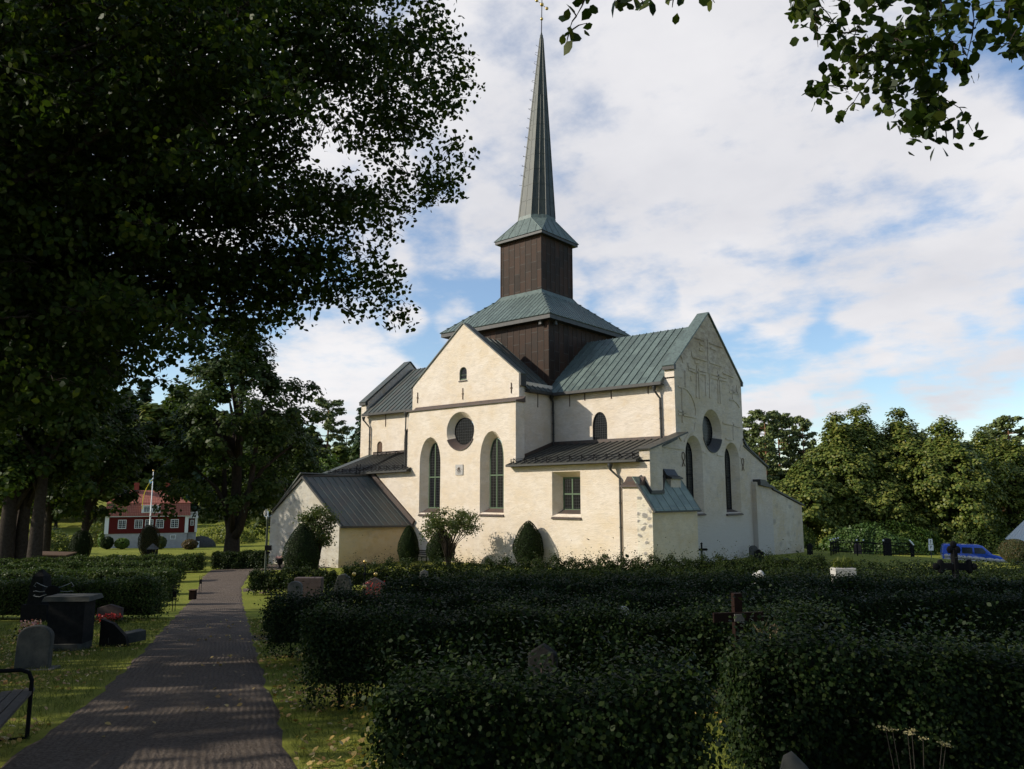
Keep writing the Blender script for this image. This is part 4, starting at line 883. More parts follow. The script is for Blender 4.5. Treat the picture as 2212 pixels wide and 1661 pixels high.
# ---- row of old trunks at the left edge, beyond the hedges
for i,(u,d,R0,H,rt,lab) in enumerate([(8,61,4.8,23,.62,'thick old linden trunk at the left edge, leftmost of the row'),(40,62,5.0,21,.52,'old linden with a straight trunk, second in the row at the left edge'),(72,60,5.5,22,.50,'old linden with a leaning trunk, third in the row at the left edge'),(96,74,6.0,20,.40,'thinner linden behind the row of old trunks')]):
    p=at(u,d); make_tree('linden_tree',p,lab,'old lindens in a row at the left edge',H,R0,6.0,rt,40+i,M['linden'],.30,150,95,1.3)
for i,(u,d,R0,H,zl,lab) in enumerate([(178,76,5.8,19,4.2,'dark linden whose low boughs hang before the red house on its left side'),(500,80,7.6,25,3.6,'tall dark maple with a forked trunk between the red house and the church porch'),(610,92,5.2,17,1.0,'dark bushy tree between the forked maple and the church porch')]):
    p=at(u,d); make_tree('maple_tree' if i==1 else 'linden_tree',p,lab,'trees around the red house',H,R0,zl,.75 if i==1 else .4,60+i,M['darktree'] if i in (1,2) else M['linden'],.31,300 if i==1 else 160,95,1.25 if i==1 else 1.15,fork=(i==1))
# ---- far wood behind the house and the church
def far(u,d,H,kind,lab,seed,scale=1.0,group='trees of the far wood'):
    p=at(u,d)
    if kind not in FAR:
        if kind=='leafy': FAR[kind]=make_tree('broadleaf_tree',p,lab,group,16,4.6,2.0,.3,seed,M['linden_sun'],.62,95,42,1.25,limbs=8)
        elif kind=='dark': FAR[kind]=make_tree('broadleaf_tree',p,lab,group,16,4.2,1.5,.3,seed,M['darktree'],.6,90,42,1.2,limbs=8)
        elif kind=='spruce': FAR[kind]=make_tree('spruce_tree',p,lab,group,16,3.2,.8,.25,seed,M['spruce'],.6,110,34,.8,shape='cone',flat=.45,limbs=4)
        elif kind=='pine': FAR[kind]=pine_tree(p,lab,group,seed)
        o=FAR[kind]; o.scale=(H/16*scale,H/16*scale,H/16); o.rotation_euler.z=seed; return o
    return copy_thing(FAR[kind],p,seed*1.7,(H/16*scale,H/16*scale,H/16),lab,group)
FAR={}
def pine_tree(p,lab,group,seed):
    rg=np.random.default_rng(seed); e=empty('pine_tree',p,lab,'tree',group); m=MB(); m.tube([(0,0,-.5),(.05,0,5),(.15,.1,11),(.1,.1,15.6)],[.26,.2,.13,.03],8)
    LC=[];N=[]
    for z in np.linspace(5.6,15.6,15):
        k=rg.integers(3,6); R0=(2.7*(1-((z-8)/9)**2)**.5 if z>8 else 2.2*(z-4)/4)*rg.uniform(.75,1.1)
        for j in range(k):
            a=rg.uniform(0,6.28); t=np.array([math.cos(a)*R0,math.sin(a)*R0,z+rg.uniform(.1,.7)]); m.tube([(0.1,.05,z),(t[0]*.5,t[1]*.5,z+.1),tuple(t)],[.06,.04,.015],5)
            for f in (.55,.85,1.0):
                c=np.array([.1,.05,z])*(1-f)+t*f; n=44; q=rg.normal(size=(n,3)); q/=np.linalg.norm(q,axis=1)[:,None]
                LC.append(c+q*np.array([.62,.62,.30])*rg.uniform(.3,1,n)[:,None]); N.append(q+np.array([0,0,.7]))
    q=rg.normal(size=(90,3))*np.array([.5,.5,.35])+np.array([.1,.1,15.5]); LC.append(q); N.append(np.tile([0,0,1.0],(90,1)))
    N=np.concatenate(N); N/=np.linalg.norm(N,axis=1)[:,None]; leaves('crown',np.concatenate(LC),.27,M['pine'],e,'clump',.3,N,.5,rg=rg); m.build('trunk',M['pinebark'],e,True); return e
W_=[]
for i,(u,d,v,kind,sc) in enumerate([(700,150,868,'pine',1.1),(668,150,925,'dark',1.0),(745,150,925,'pine',.9),(775,145,888,'spruce',.8),(728,140,960,'leafy',1.1),(690,138,965,'leafy',1.0),(650,140,960,'dark',1.1),(770,138,965,'dark',.9),
  (-30,150,840,'spruce',1.0),(40,160,850,'leafy',1.2),(95,150,860,'dark',1.2),(150,165,830,'spruce',1.1),(200,150,880,'leafy',1.2),(250,160,850,'dark',1.2),(295,168,830,'spruce',1.0),(330,158,870,'leafy',1.2),(372,165,840,'dark',1.1),(420,155,850,'spruce',1.1),(455,165,880,'leafy',1.2),(500,155,900,'dark',1.2),(545,160,880,'leafy',1.1),(590,150,900,'dark',1.2),(625,160,890,'spruce',1.1),(20,138,950,'leafy',1.1),(120,140,960,'dark',1.0),
  (815,160,960,'dark',1.2),(1610,150,930,'leafy',1.1),(1560,160,1000,'dark',1.2)]):
    WORD={'pine':'pine','dark':'dark broadleaf tree','spruce':'spruce','leafy':'olive-green broadleaf tree'}[kind]
    if u<640: lab='%s on the slope behind the red house, %s'%(WORD,'left of it' if u<215 else 'over its roof' if u<420 else 'behind the maple')
    elif u<820: lab={700:'tallest flat-topped pine on the slope beyond the west end of the church',745:'smaller pine close to the church roof on the far slope',775:'dark spruce cut off by the west end of the church'}.get(u,'%s on the far slope between the maple and the church'%WORD)
    else: lab='%s hidden mostly behind the church'%WORD
    p=at(u,d); far(u,d,hz(v,d)-p.z,kind,lab,100+i,sc)
p=at(708,100); make_tree('ash_tree',p,'bright yellow-green young tree lit by the sun just left of the church aisle','',hz(985,100)-p.z,3.2,1.0,.2,91,M['brighttree'],.36,70,45,.9); 
# ---- right side: pines and the row of rounded lindens
for i,(u,d,v,sc) in enumerate([(1632,118,905,.9),(1662,112,893,.95),(1692,116,900,.85),(1720,122,905,.8),(1650,105,950,1.0),(1745,118,910,.75),(2175,120,925,1.0),(2205,112,905,1.1)]):
    p=at(u,d); far(u,d,hz(v,d)-p.z,'pine',['leftmost sunlit pine next to the east gable','tallest sunlit pine beside the east gable','pine third from the church with a bare reddish stem','slim pine rising between the others right of the church','low wide pine in front of the pine group by the church','slim pine touching the left side of the linden row','tall pine at the right edge behind the lindens','pine cut by the right picture edge'][i],150+i,sc,'pines right of the church')
for i,(u,d,v,sc) in enumerate([(1790,140,960,1.2),(1838,145,930,1.2),(1915,142,935,1.3),(2012,144,940,1.3),(2105,140,955,1.4),(2180,150,950,1.3)]):
    p=at(u,d); far(u,d,hz(v,d)-p.z,'dark' if i%2 else 'leafy',['green tree filling the gap behind the two left lindens of the row','dark tree between the left linden and the tallest linden','green tree between the tallest and the broad linden','dark tree behind the gap left of the right linden','green tree behind the right end of the linden row','dark tree beyond the small white building'][i],200+i,sc,'trees behind the linden row')
for i,(u,d,v,R0,lab) in enumerate([(1822,88,905,4.5,'rounded sunlit linden, left one in the row behind the graves'),(1872,90,888,5.4,'rounded sunlit linden, tallest of the row behind the graves'),(1962,90,893,5.8,'broad sunlit linden, third in the row behind the graves'),(2058,86,915,5.8,'rounded sunlit linden, right one in the row behind the blue van'),(1742,84,1005,4.4,'low olive-brown linden beside the far church buttress'),(2010,88,985,5.0,'lower linden bulging forward in the middle of the row above the van'),(1885,87,1000,5.0,'lower linden bulging forward above the ivy mound'),(2135,92,935,5.2,'dim linden at the right end of the row'),(2200,90,950,5.6,'dark linden above the small white building'),(1690,96,1030,4.0,'dark low tree hidden behind the far church buttress')]):
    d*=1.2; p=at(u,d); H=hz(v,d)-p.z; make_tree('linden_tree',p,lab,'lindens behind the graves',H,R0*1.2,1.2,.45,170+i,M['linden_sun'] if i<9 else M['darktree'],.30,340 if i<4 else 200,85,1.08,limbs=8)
# ================================================================= HEDGES, SHRUBS, GRASS
def hedge(r0,r1,d,w,h,label,n,ls,lm,seed,group,spiky=0.0,skew=0.0,lowgap=.3,name='hedge',sprig=.06):
    rg=np.random.default_rng(seed); L=r1-r0
    Af,At,Ae=L*h,L*w,w*h; tot=2*Af*.75+At+2*Ae; out=[];NN=[]
    ph=rg.uniform(0,9,4)
    def top(r): return h*(1+.045*np.sin(r*2.3+ph[0])+.04*np.sin(r*5.1+ph[1])+spiky*(.45*np.abs(np.sin(r*3.7+ph[2]))**2+.35*np.abs(np.sin(r*9.3+ph[3]))-.35))
    for kind,A in (('f',Af),('b',Af*.5),('t',At*1.25),('l',Ae),('r',Ae)):
        k=int(n*A/tot); a=rg.uniform(0,1,k); b=rg.uniform(0,1,k)
        if kind in 'fb': r=r0+L*a; zz=b**(.75); dd=np.full(k,-w/2 if kind=='f' else w/2); nv=np.array([0,-1 if kind=='f' else 1,.25])
        elif kind=='t': r=r0+L*a; zz=np.full(k,1.0); dd=(b-.5)*w; nv=np.array([0,0,1.])
        else: r=np.full(k,r0 if kind=='l' else r1); zz=b**.75; dd=(a-.5)*w; nv=np.array([-1 if kind=='l' else 1,0,.25])
        edge=np.clip((zz-.82)/.18,0,1)*.10*w
        dd=dd-np.sign(dd)*edge*(kind in 'fb')
        jit=rg.normal(size=(k,3))*np.array([.07,.06,.05])*(h/1.1)
        bul=.065*np.sin(r*3.1+zz*4+ph[1])+.05*np.sin(r*7-zz*3+ph[2]); 
        T=top(r); r=r+jit[:,0]; dd=dd+jit[:,1]+nv[1]*(bul-.05*(zz<.35)); zl=zz*T+jit[:,2]
        if kind=='t': zl+=rg.exponential(sprig,k)*(rg.uniform(size=k)<.35)
        keep=(zl>.03)&((zl>lowgap*T)|(rg.uniform(size=k)<.38))
        out.append(np.stack([r,dd,zl],1)[keep]); NN.append(np.tile(nv,(keep.sum(),1)))
    C=np.concatenate(out); N=np.concatenate(NN); rr=C[:,0]; D=d+C[:,1]+skew*(rr-r0)
    Z=grd(rr,D)+C[:,2]; X=CAM[0]+rr*RT[0]+D*FW[0]; Y=CAM[1]+rr*RT[1]+D*FW[1]
    N3=N[:,0:1]*np.append(RT,0)+N[:,1:2]*np.append(FW,0)+N[:,2:3]*np.array([0,0,1.]); N3=N3/np.linalg.norm(N3,axis=1)[:,None]+rg.normal(size=N3.shape)*.45
    o=leaves(name,np.stack([X,Y,Z],1),ls,lm,None,'hex' if ls<.06 else 'quad',.25,N3,.55,rg=rg)
    tag(o,label,'hedge',group)
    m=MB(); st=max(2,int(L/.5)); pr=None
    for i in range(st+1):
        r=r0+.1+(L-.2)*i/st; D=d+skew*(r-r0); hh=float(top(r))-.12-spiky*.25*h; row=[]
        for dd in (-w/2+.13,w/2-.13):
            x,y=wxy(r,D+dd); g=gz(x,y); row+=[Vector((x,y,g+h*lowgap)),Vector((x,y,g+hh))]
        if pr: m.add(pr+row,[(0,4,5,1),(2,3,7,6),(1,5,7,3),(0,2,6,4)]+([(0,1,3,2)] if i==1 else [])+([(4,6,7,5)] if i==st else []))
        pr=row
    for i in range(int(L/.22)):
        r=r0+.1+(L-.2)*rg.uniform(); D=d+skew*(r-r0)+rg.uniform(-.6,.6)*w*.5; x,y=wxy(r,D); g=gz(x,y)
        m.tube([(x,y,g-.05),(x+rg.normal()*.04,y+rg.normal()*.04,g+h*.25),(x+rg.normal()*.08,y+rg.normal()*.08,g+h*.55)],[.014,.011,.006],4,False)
    m.build('stems_and_core',M['hedgecore'],o)  # real stems plus a solid core for the darkness inside the hedge
    return o
M['hedgecore']=mat('hedge_stems_dark_core',(.014,.016,.010),.95,.05)  # near-black core stands in for shade between leaves; stems share it
GR='clipped hedges between the graves on the right'; GL='clipped hedges in rows left of the path'
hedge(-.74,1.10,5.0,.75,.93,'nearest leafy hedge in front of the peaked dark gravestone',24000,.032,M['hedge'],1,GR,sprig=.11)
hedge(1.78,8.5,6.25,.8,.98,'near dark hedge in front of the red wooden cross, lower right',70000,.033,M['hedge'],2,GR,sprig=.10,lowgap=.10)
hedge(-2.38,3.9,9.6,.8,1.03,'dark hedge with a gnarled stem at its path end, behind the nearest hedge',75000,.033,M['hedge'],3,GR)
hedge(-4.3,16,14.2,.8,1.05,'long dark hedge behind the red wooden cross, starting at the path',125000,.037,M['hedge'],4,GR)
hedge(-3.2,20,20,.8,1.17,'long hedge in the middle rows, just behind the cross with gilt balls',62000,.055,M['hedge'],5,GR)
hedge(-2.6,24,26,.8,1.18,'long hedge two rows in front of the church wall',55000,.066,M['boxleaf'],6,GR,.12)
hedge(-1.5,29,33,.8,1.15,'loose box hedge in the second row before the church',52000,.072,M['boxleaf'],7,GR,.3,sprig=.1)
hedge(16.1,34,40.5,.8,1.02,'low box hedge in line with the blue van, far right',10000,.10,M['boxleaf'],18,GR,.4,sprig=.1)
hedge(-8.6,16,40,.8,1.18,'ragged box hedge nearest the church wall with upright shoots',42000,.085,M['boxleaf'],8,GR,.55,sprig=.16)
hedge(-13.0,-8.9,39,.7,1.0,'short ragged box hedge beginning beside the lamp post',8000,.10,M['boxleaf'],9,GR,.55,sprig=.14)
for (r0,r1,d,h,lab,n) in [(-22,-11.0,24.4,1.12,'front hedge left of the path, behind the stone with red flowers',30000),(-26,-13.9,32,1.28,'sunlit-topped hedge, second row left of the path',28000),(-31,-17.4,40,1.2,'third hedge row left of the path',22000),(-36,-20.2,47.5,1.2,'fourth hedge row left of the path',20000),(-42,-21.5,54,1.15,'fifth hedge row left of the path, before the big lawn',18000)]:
    hedge(r0,r1,d,.95,h,lab,n,.055 if d<28 else .085 if d<42 else .11,M['boxleaf_sun'],int(d),GL,sprig=.03,lowgap=.12)
hedge(-21.4,-17.8,56,1.0,1.12,'dark hedge joining the porch wall and the lamp post lawn',9000,.11,M['boxleaf'],77,GL,sprig=.03,lowgap=.1)
# ---- clipped yews
def yew(p,H,R0,label,seed,lm,name='yew_bush',prof='egg',group='clipped egg-shaped yews before the church',n=15000,ls=.062,stem=True,cat='bush'):
    rg=np.random.default_rng(seed); e=empty(name,p,label,cat,group); k=n
    z=rg.uniform(0,1,k); a=rg.uniform(0,2*PI,k)
    if prof=='egg': rr=np.clip(1-(np.maximum(z-.28,0)/.73)**1.75,0,1)**.72*np.where(z<.28,.80+.20*z/.28,1)
    elif prof=='cone': rr=(1-z)**.62*.95+.05*(z<.9)
    elif prof=='ball': rr=np.sqrt(np.clip(1-(2*z-1)**2,0,1))
    else: rr=np.sqrt(np.clip(1-((z-.5)/.52)**2,0,1))
    acc=rg.uniform(size=k)<(.25+.75*rr); z,a,rr=z[acc],a[acc],rr[acc]; k=len(z)
    R1=R0*rr*(1+.03*np.sin(a*3+z*5)+.035*np.sin(a*5+z*11+seed)+.02*np.sin(a*9-z*17))-np.abs(rg.normal(size=k))*.035+.02
    z0=.22*H*.6 if stem else 0.05
    C=np.stack([R1*np.cos(a),R1*np.sin(a),z0+z*(H-z0)],1); N=np.stack([np.cos(a)*(rr+.1),np.sin(a)*(rr+.1),(z-.3)*1.2],1); N/=np.linalg.norm(N,axis=1)[:,None]
    leaves('foliage',C,ls,lm,e,'quad',.2,N+rg.normal(size=N.shape)*.5,.6,rg=rg)
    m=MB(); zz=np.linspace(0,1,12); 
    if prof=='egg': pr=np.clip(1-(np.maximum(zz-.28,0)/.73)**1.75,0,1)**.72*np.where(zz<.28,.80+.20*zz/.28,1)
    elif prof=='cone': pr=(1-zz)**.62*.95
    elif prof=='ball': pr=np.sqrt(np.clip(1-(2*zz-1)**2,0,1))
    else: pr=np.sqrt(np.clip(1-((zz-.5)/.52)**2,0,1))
    m.lathe([(max(.01,R0*q*.9-.06),z0+.05+w*(H-z0)*.95) for w,q in zip(zz,pr)],n=14); m.tube([(0,0,-.3),(0,0,z0+.3)],[.12,.10],8); m.build('stem',M['hedgecore'],e); return e  # inner body gives the dark between the needles, with a real stem below
def on(x,y): return Vector((x,y,gz(x,y)))
yew(at(650,48.0),3.35,1.10,'large egg-shaped yew in front of the stone porch',1,M['yew'])
yew(at(882,54.5),2.85,.74,'narrow egg-shaped yew at the corner of porch and aisle',2,M['yew'])
yew(at(952,54.0),2.65,.98,'egg-shaped yew standing behind the small lilac tree',3,M['yew'])
yew(at(1142,51.5),3.05,1.02,'egg-shaped yew with a browned tip before the aisle wall',4,M['yew'])
yew(at(2196,52),1.7,.95,'round golden-green yew before the small white building',5,M['thuja'],prof='ball',group=None,stem=False)
yew(at(320,78),3.3,.98,'columnar thuja with rusty patches before the red house',6,M['thuja'],'thuja_bush','col',None,stem=False)
yew(at(172,72),2.9,.95,'dark columnar thuja left of the lawn',7,M['yew'],'thuja_bush','col',None,stem=False)
yew(at(605,17.5),.55,.16,'tiny conical shrub between two gravestones by the path',8,M['yew'],'dwarf_conifer','cone',None,2500,.045,False)
yew(at(592,19),.42,.24,'low dark cushion shrub beside the path branch',9,M['yew'],'dwarf_conifer','ball',None,2500,.045,False)
for (u,d,H,R0,lm,lab) in [(263,108,1.5,.9,'brighttree','yellow-green rounded bush before the house foundation'),(231,107,1.7,.75,'yew','dark bush at the left corner of the red house'),(346,108,1.8,.75,'lilac','upright green bush right of the rusty thuja, by the house'),(410,108,1.4,1.0,'fallenbush','reddish-brown bush at the right corner of the house'),(221,112,2.4,.6,'brighttree','tall yellow shrub beside the left gable of the house')]:
    if lm=='fallenbush' and lm not in M: M[lm]=leaf('reddish_bush_leaf',[(.10,.06,.03),(.13,.08,.03),(.08,.08,.03)])
    yew(at(u,d),H,R0,lab,int(u),M[lm],'garden_bush','ball','garden bushes before the red house',900,.28,False)
# ---- small lilac trees
def lilac(p,H,label,spread,seed,top=(.42,1.0)):
    rg=np.random.default_rng(seed); e=empty('lilac_tree',p,label,'tree','small lilacs before the church'); m=MB(); LC=[]
    for i in range(34):
        a=rg.uniform(0,2*PI); q=np.array([math.cos(a)*spread*rg.uniform(.1,1),math.sin(a)*spread*rg.uniform(.1,1),H*rg.uniform(*top)]); q[2]*=1-.16*(np.hypot(q[0],q[1])/spread)**2
        b=np.array([rg.normal()*.04,rg.normal()*.04,0]); mid=np.array([q[0]*.35,q[1]*.35,H*.42])
        m.tube([b,mid*np.array([.5,.5,.55]),mid,q],[.05,.04,.025,.006],5,False)
        n=150; c=q+rg.normal(size=(n,3))*np.array([.27,.27,.17]); LC.append(c)
    leaves('crown',np.concatenate(LC),.115,M['lilac'],e,'hex',.3,rg=rg); m.build('trunk',M['bark'],e,True)
lilac(at(683,49.2),4.5,'slim lilac tree growing beside the porch corner',.95,3,(.45,1.0))
lilac(at(968,52.5),3.95,'wide-crowned lilac tree in front of the lancet windows',2.0,4,(.62,1.0))
# ---- mound of climbing hop on the right
def mound(u0,u1,d,H,label,seed,lm,n,vtop=None):
    rg=np.random.default_rng(seed); p0,p1=at(u0,d),at(u1,d); Lr=(p1-p0).length/2; c=(p0+p1)/2
    z=rg.uniform(0,1,n); a=rg.uniform(0,2*PI,n); rr=np.sqrt(1-z**2); lump=1+.14*np.sin(a*5+z*3)+.08*np.sin(a*11)
    ax=np.append(RT,0); ay=np.append(FW,0)
    C=np.array(c)+(ax[None]*(rr*np.cos(a)*Lr*lump)[:,None])+(ay[None]*(rr*np.sin(a)*2.6*lump)[:,None])+np.array([0,0,1.])[None]*(z*H*lump*(.85+.2*np.sin(a*3+2)))[:,None]+rg.normal(size=(n,3))*.12
    N=(C-np.array(c)); N/=np.linalg.norm(N,axis=1)[:,None]; o=leaves('shrub_mound',C,.24,lm,None,'hex',.4,N,.45,rg=rg); return tag(o,label,'shrub')
mound(1775,2025,95,3.3,'sunlit mound of climbing hop leaves behind the iron railing',1,M['ivy'],14000)
mound(2040,2215,98,3.3,'shaded green mound behind the blue van',2,M['darktree'],5000)
mound(1655,1760,92,2.6,'dark undergrowth mound beside the far buttress',4,M['darktree'],3500)
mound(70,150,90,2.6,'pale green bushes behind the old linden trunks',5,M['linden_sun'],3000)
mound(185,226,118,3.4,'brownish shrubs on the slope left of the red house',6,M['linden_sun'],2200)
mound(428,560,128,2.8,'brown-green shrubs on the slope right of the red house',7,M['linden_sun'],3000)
# ---- grass and fallen leaves close to the viewer
def scatter(n,rr,dd,keep,rg):
    r=rg.uniform(rr[0],rr[1],n); d=dd[0]+(dd[1]-dd[0])*rg.uniform(0,1,n)**1.35; ok=(np.abs(r)<.74*d+1.2)
    r,d=r[ok],d[ok]; k=np.array([keep(a,b) for a,b in zip(r,d)],bool); r,d=r[k],d[k]
    return np.stack([CAM[0]+r*RT[0]+d*FW[0],CAM[1]+r*RT[1]+d*FW[1],grd(r,d)],1),d
rgG=np.random.default_rng(77)
def edges():
    "path edge positions as functions of d"
    L=sorted([(rd(a[0],a[1])[1],rd(a[0],a[1])[0]) for a,b in prows]); Rr=sorted([(rd(b[0],b[1])[1],rd(b[0],b[1])[0]) for a,b in prows]); return L,Rr
EL,ER=edges(); eld,elr=np.array(EL).T; erd,err=np.array(ER).T
off_path=lambda r,d: not (np.interp(d,eld,elr)+.02<r<np.interp(d,erd,err)-.02)
C,d=scatter(95000,(-14,4),(3.8,24),off_path,rgG); h=.055+.0022*d; C[:,2]+=h*.35
struct(leaves('grass',C,h,M['blade'],None,'blade',.0,np.tile([0,-.3,.1],(len(C),1))+rgG.normal(size=(len(C),3))*np.array([.6,.6,.15]),.8,hang=-1.6,rg=rgG),'stuff')
C,d=scatter(26000,(-12,4),(3.8,24),lambda r,d: off_path(r,d) or rgG.uniform()<.10,rgG); C[:,2]+=.035
keep=(np.sin(C[:,0]*1.7)+np.sin(C[:,1]*1.3+C[:,0]*.6)+rgG.normal(size=len(C))*.8)>.35
struct(leaves('fallen_leaves',C[keep],.058,M['fallen'],None,'hex',1.6,rg=rgG),'stuff')
# ================================================================= GRAVES, LAMPS, BENCHES, VAN
ROT=-YAW      # turns +Y away from the viewer, +X to the viewer's right
def stone(p,w,h,th,top,mt,label,group=None,rz=0.0,lean=0.0,plinth=0,name='gravestone',taper=0.0):
    e=empty(name,p,label,'gravestone',group,ROT+rz); m=MB(); hw=w/2; tw=hw*(1-taper); zb=-.25
    if top=='round': q=[(-hw,zb),(hw,zb)]+[(tw*math.cos(PI*i/14),h-tw*.72+tw*.72*math.sin(PI*i/14)) for i in range(15)]
    elif top=='peak': q=[(-hw,zb),(hw,zb),(tw,h-.32*w),(tw*.86,h-.27*w),(0,h),(-tw*.86,h-.27*w),(-tw,h-.32*w)]
    elif top=='low': q=[(-hw,zb),(hw,zb),(tw,h*.78),(0,h),(-tw,h*.78)]
    elif top=='flat': q=[(-hw,zb),(hw,zb),(tw,h),(-tw,h)]
    elif top=='rough': q=[(-hw,zb),(hw*.95,zb),(hw,h*.55),(hw*.8,h*.88),(hw*.2,h),(-hw*.5,h*.95),(-hw*.92,h*.6)]
    m.prism(q,lambda p2,d:(p2[0],d+lean*p2[1],p2[1]),-th/2,th/2)
    c=[(x*.86,zb+(z-zb)*.93) for x,z in q]; s=m.build('slab',mt,e)
    bv=s.modifiers.new('b','BEVEL'); bv.width=min(.02,th*.15); bv.segments=2
    if plinth: k=MB(); k.box((-hw-.1,-th/2-.1,-.3),(hw+.1,th/2+.1,plinth)); k.build('plinth',M['granite'],e)
    return e
GS='gravestones between the left hedges'; GS2='gravestones between the right hedges'
stone(gp(70,1447),.53,.70,.13,'round',M['oldstone'],'mossy round-topped gravestone nearest the path bench',GS,.12,.06,.03)
# monument with cap, kerb and flanking slabs
p=gp(150,1404); e=empty('grave_monument',p,'tall dark block monument with overhanging cap stone and stone kerb','gravestone',GS,ROT+.05)
m=MB(); m.box((-.36,-.22,.16),(.34,.22,.98)); s=m.build('body',M['granite_dark'],e)
m=MB(); m.add([(-.46,-.3,.98),(.46,-.3,.98),(.46,.3,.98),(-.46,.3,.98),(-.43,-.27,1.07),(.43,-.27,1.07),(.43,.27,1.07),(-.43,.27,1.07)],[(0,1,2,3),(7,6,5,4),(0,4,5,1),(1,5,6,2),(2,6,7,3),(3,7,4,0)]); m.build('cap',M['oldstone'],e)
m=MB(); m.box((-.40,-.30,-.3),(.30,.28,.16)); m.build('plinth',M['oldstone'],e)
m=MB(); m.bar((.42,.6,.04),(.95,1.15,.10),.30,.2); m.build('kerb',M['oldstone'],e); m=MB(); m.bar((-1.1,.55,.0),(-.35,1.25,.02),.22,.2); m.build('kerb',M['oldstone'],e)
m=MB(); m.prism([(.34,-.2),(.95,-.2),(.86,.16),(.6,.42),(.34,.52)],lambda q,d:(q[0],d,q[1]),.5,.62); m.build('flank_slab',M['granite_dark'],e)
m=MB(); m.prism([(-.36,-.2),(-.36,.5),(-.62,.25),(-1.0,.02),(-1.0,-.2)],lambda q,d:(q[0],d,q[1]),.5,.62); m.build('flank_slab',M['oldstone'],e)
# tapered obelisk
p=at(82,23.2); e=empty('obelisk',p,'dark tapered obelisk gravestone with a stepped foot before the front left hedge','gravestone',GS,ROT)
m=MB(); m.lathe([(.30,.5),(.21,1.32),(.02,1.52)],n=4); o=m.build('shaft',M['granite_dark'],e); o.rotation_euler.z=PI/4; o.scale=(1.15,.8,1)
m=MB(); m.box((-.38,-.25,-.3),(.38,.25,.52)); m.build('foot',M['granite_dark'],e)
# wrought iron marker with oval plate
p=at(108,19.5); e=empty('iron_grave_marker',p,'wrought iron grave marker with black oval plate and curling wire arms','grave marker',None,ROT)
m=MB(); m.tube([(0,0,-.2),(.03,0,.9),(0,0,1.15)],[.022,.02,.012],6); m.build('post',M['iron'],e)
m=MB(); m.lathe([(.001,-.03),(.17,-.02),(.19,0),(.17,.02),(.001,.03)],n=20); o=m.build('plate',M['iron'],e); o.rotation_euler.x=PI/2; o.location=(0,-.04,1.02); o.scale=(1,.72,1)
m=MB()
for s in (-1,1):
    for z0,a in ((1.08,.09),(1.02,-.03),(.95,-.08)): m.tube([(0,0,z0),(s*.2,0,z0+a*.4),(s*.34,0,z0+a),(s*.44,0,z0+a*1.2+.03),(s*.50,0,z0+a*.6),(s*.45,0,z0+a*.4)],.008,5)
m.build('scroll',M['metal'],e)
def flowers(p,rad,n,cols,label,seed,h=.25,name='flower_clump'):
    rg=np.random.default_rng(seed); e=empty(name,p,label,'flowers')
    a=rg.uniform(0,2*PI,n); q=np.sqrt(rg.uniform(0,1,n))*rad; C=np.stack([q*np.cos(a),q*np.sin(a)*.7,h*rg.uniform(.45,1.1,n)],1)
    key='petal'+str(seed); M[key]=leaf(key,cols,.3,.2); leaves('blossom',C,.055,M[key],e,'hex',.9,rg=rg)
    C=np.stack([rg.normal(size=n*2)*rad*.55,rg.normal(size=n*2)*rad*.4,h*rg.uniform(.1,.8,n*2)],1); leaves('foliage',C,.06,M['boxleaf'],e,'hex',.6,rg=rg)
flowers(at(64,17.2),.30,170,[(.5,.22,.25),(.6,.38,.36),(.55,.10,.12)],'pink and red flowers planted by the grave lantern',1,.42)
stone(at(237,23.4),.74,.50,.14,'low',M['granite_red'],'low peaked gravestone behind the bed of red flowers',GS)
flowers(at(236,22.6),.46,190,[(.35,.02,.025),(.45,.03,.03),(.28,.015,.02)],'bed of dark red flowers before the low peaked stone',2,.22)
stone(at(238,36.5),.58,1.45,.16,'low',M['granite_dark'],'tall dark gravestone rising above the left hedges before the red house',GS)
stone(at(190,28.5),.52,1.12,.2,'rough',M['granite_dark'],'dark rounded boulder stone between the first two left hedges',GS)
stone(at(102,37.5),.55,1.30,.2,'rough',M['granite'],'grey rough gravestone between the far left hedges',GS)
# grave lantern
def lantern(p,label,s=1.0):
    e=empty('grave_lantern',p,label,'lantern',None,ROT); m=MB()
    m.lathe([(.05,0),(.075,.01),(.06,.03)],n=4)
    for a in range(4): m.bar((.06*math.cos(PI/2*a+PI/4),.06*math.sin(PI/2*a+PI/4),.02),(.085*math.cos(PI/2*a+PI/4),.085*math.sin(PI/2*a+PI/4),.24),.012)
    m.lathe([(.12,.24),(.10,.26),(.03,.33),(.01,.36)],n=4); m.build('body',M['metal'],e); e.scale=(s,s,s)
    m=MB(); m.lathe([(.03,.03),(.03,.16),(.005,.18)],n=10); m.build('candle',M['white'],e)
lantern(at(53,16.6),'small grey metal grave lantern beside pink flowers')
p=at(328,66); e=empty('stone_shelter',p,'small grey pyramid roof on posts behind the left hedges','shelter',None,ROT); m=MB(); m.lathe([(.52,1.15),(.50,1.2),(.03,1.62)],n=4); o=m.build('roof',M['granite'],e); o.rotation_euler.z=PI/4
m=MB(); [m.bar((x,y,-.3),(x,y,1.16),.1) for x in (-.27,.27) for y in (-.27,.27)]; m.box((-.3,-.3,-.2),(.3,.3,.85)); m.build('post',M['iron'],e)
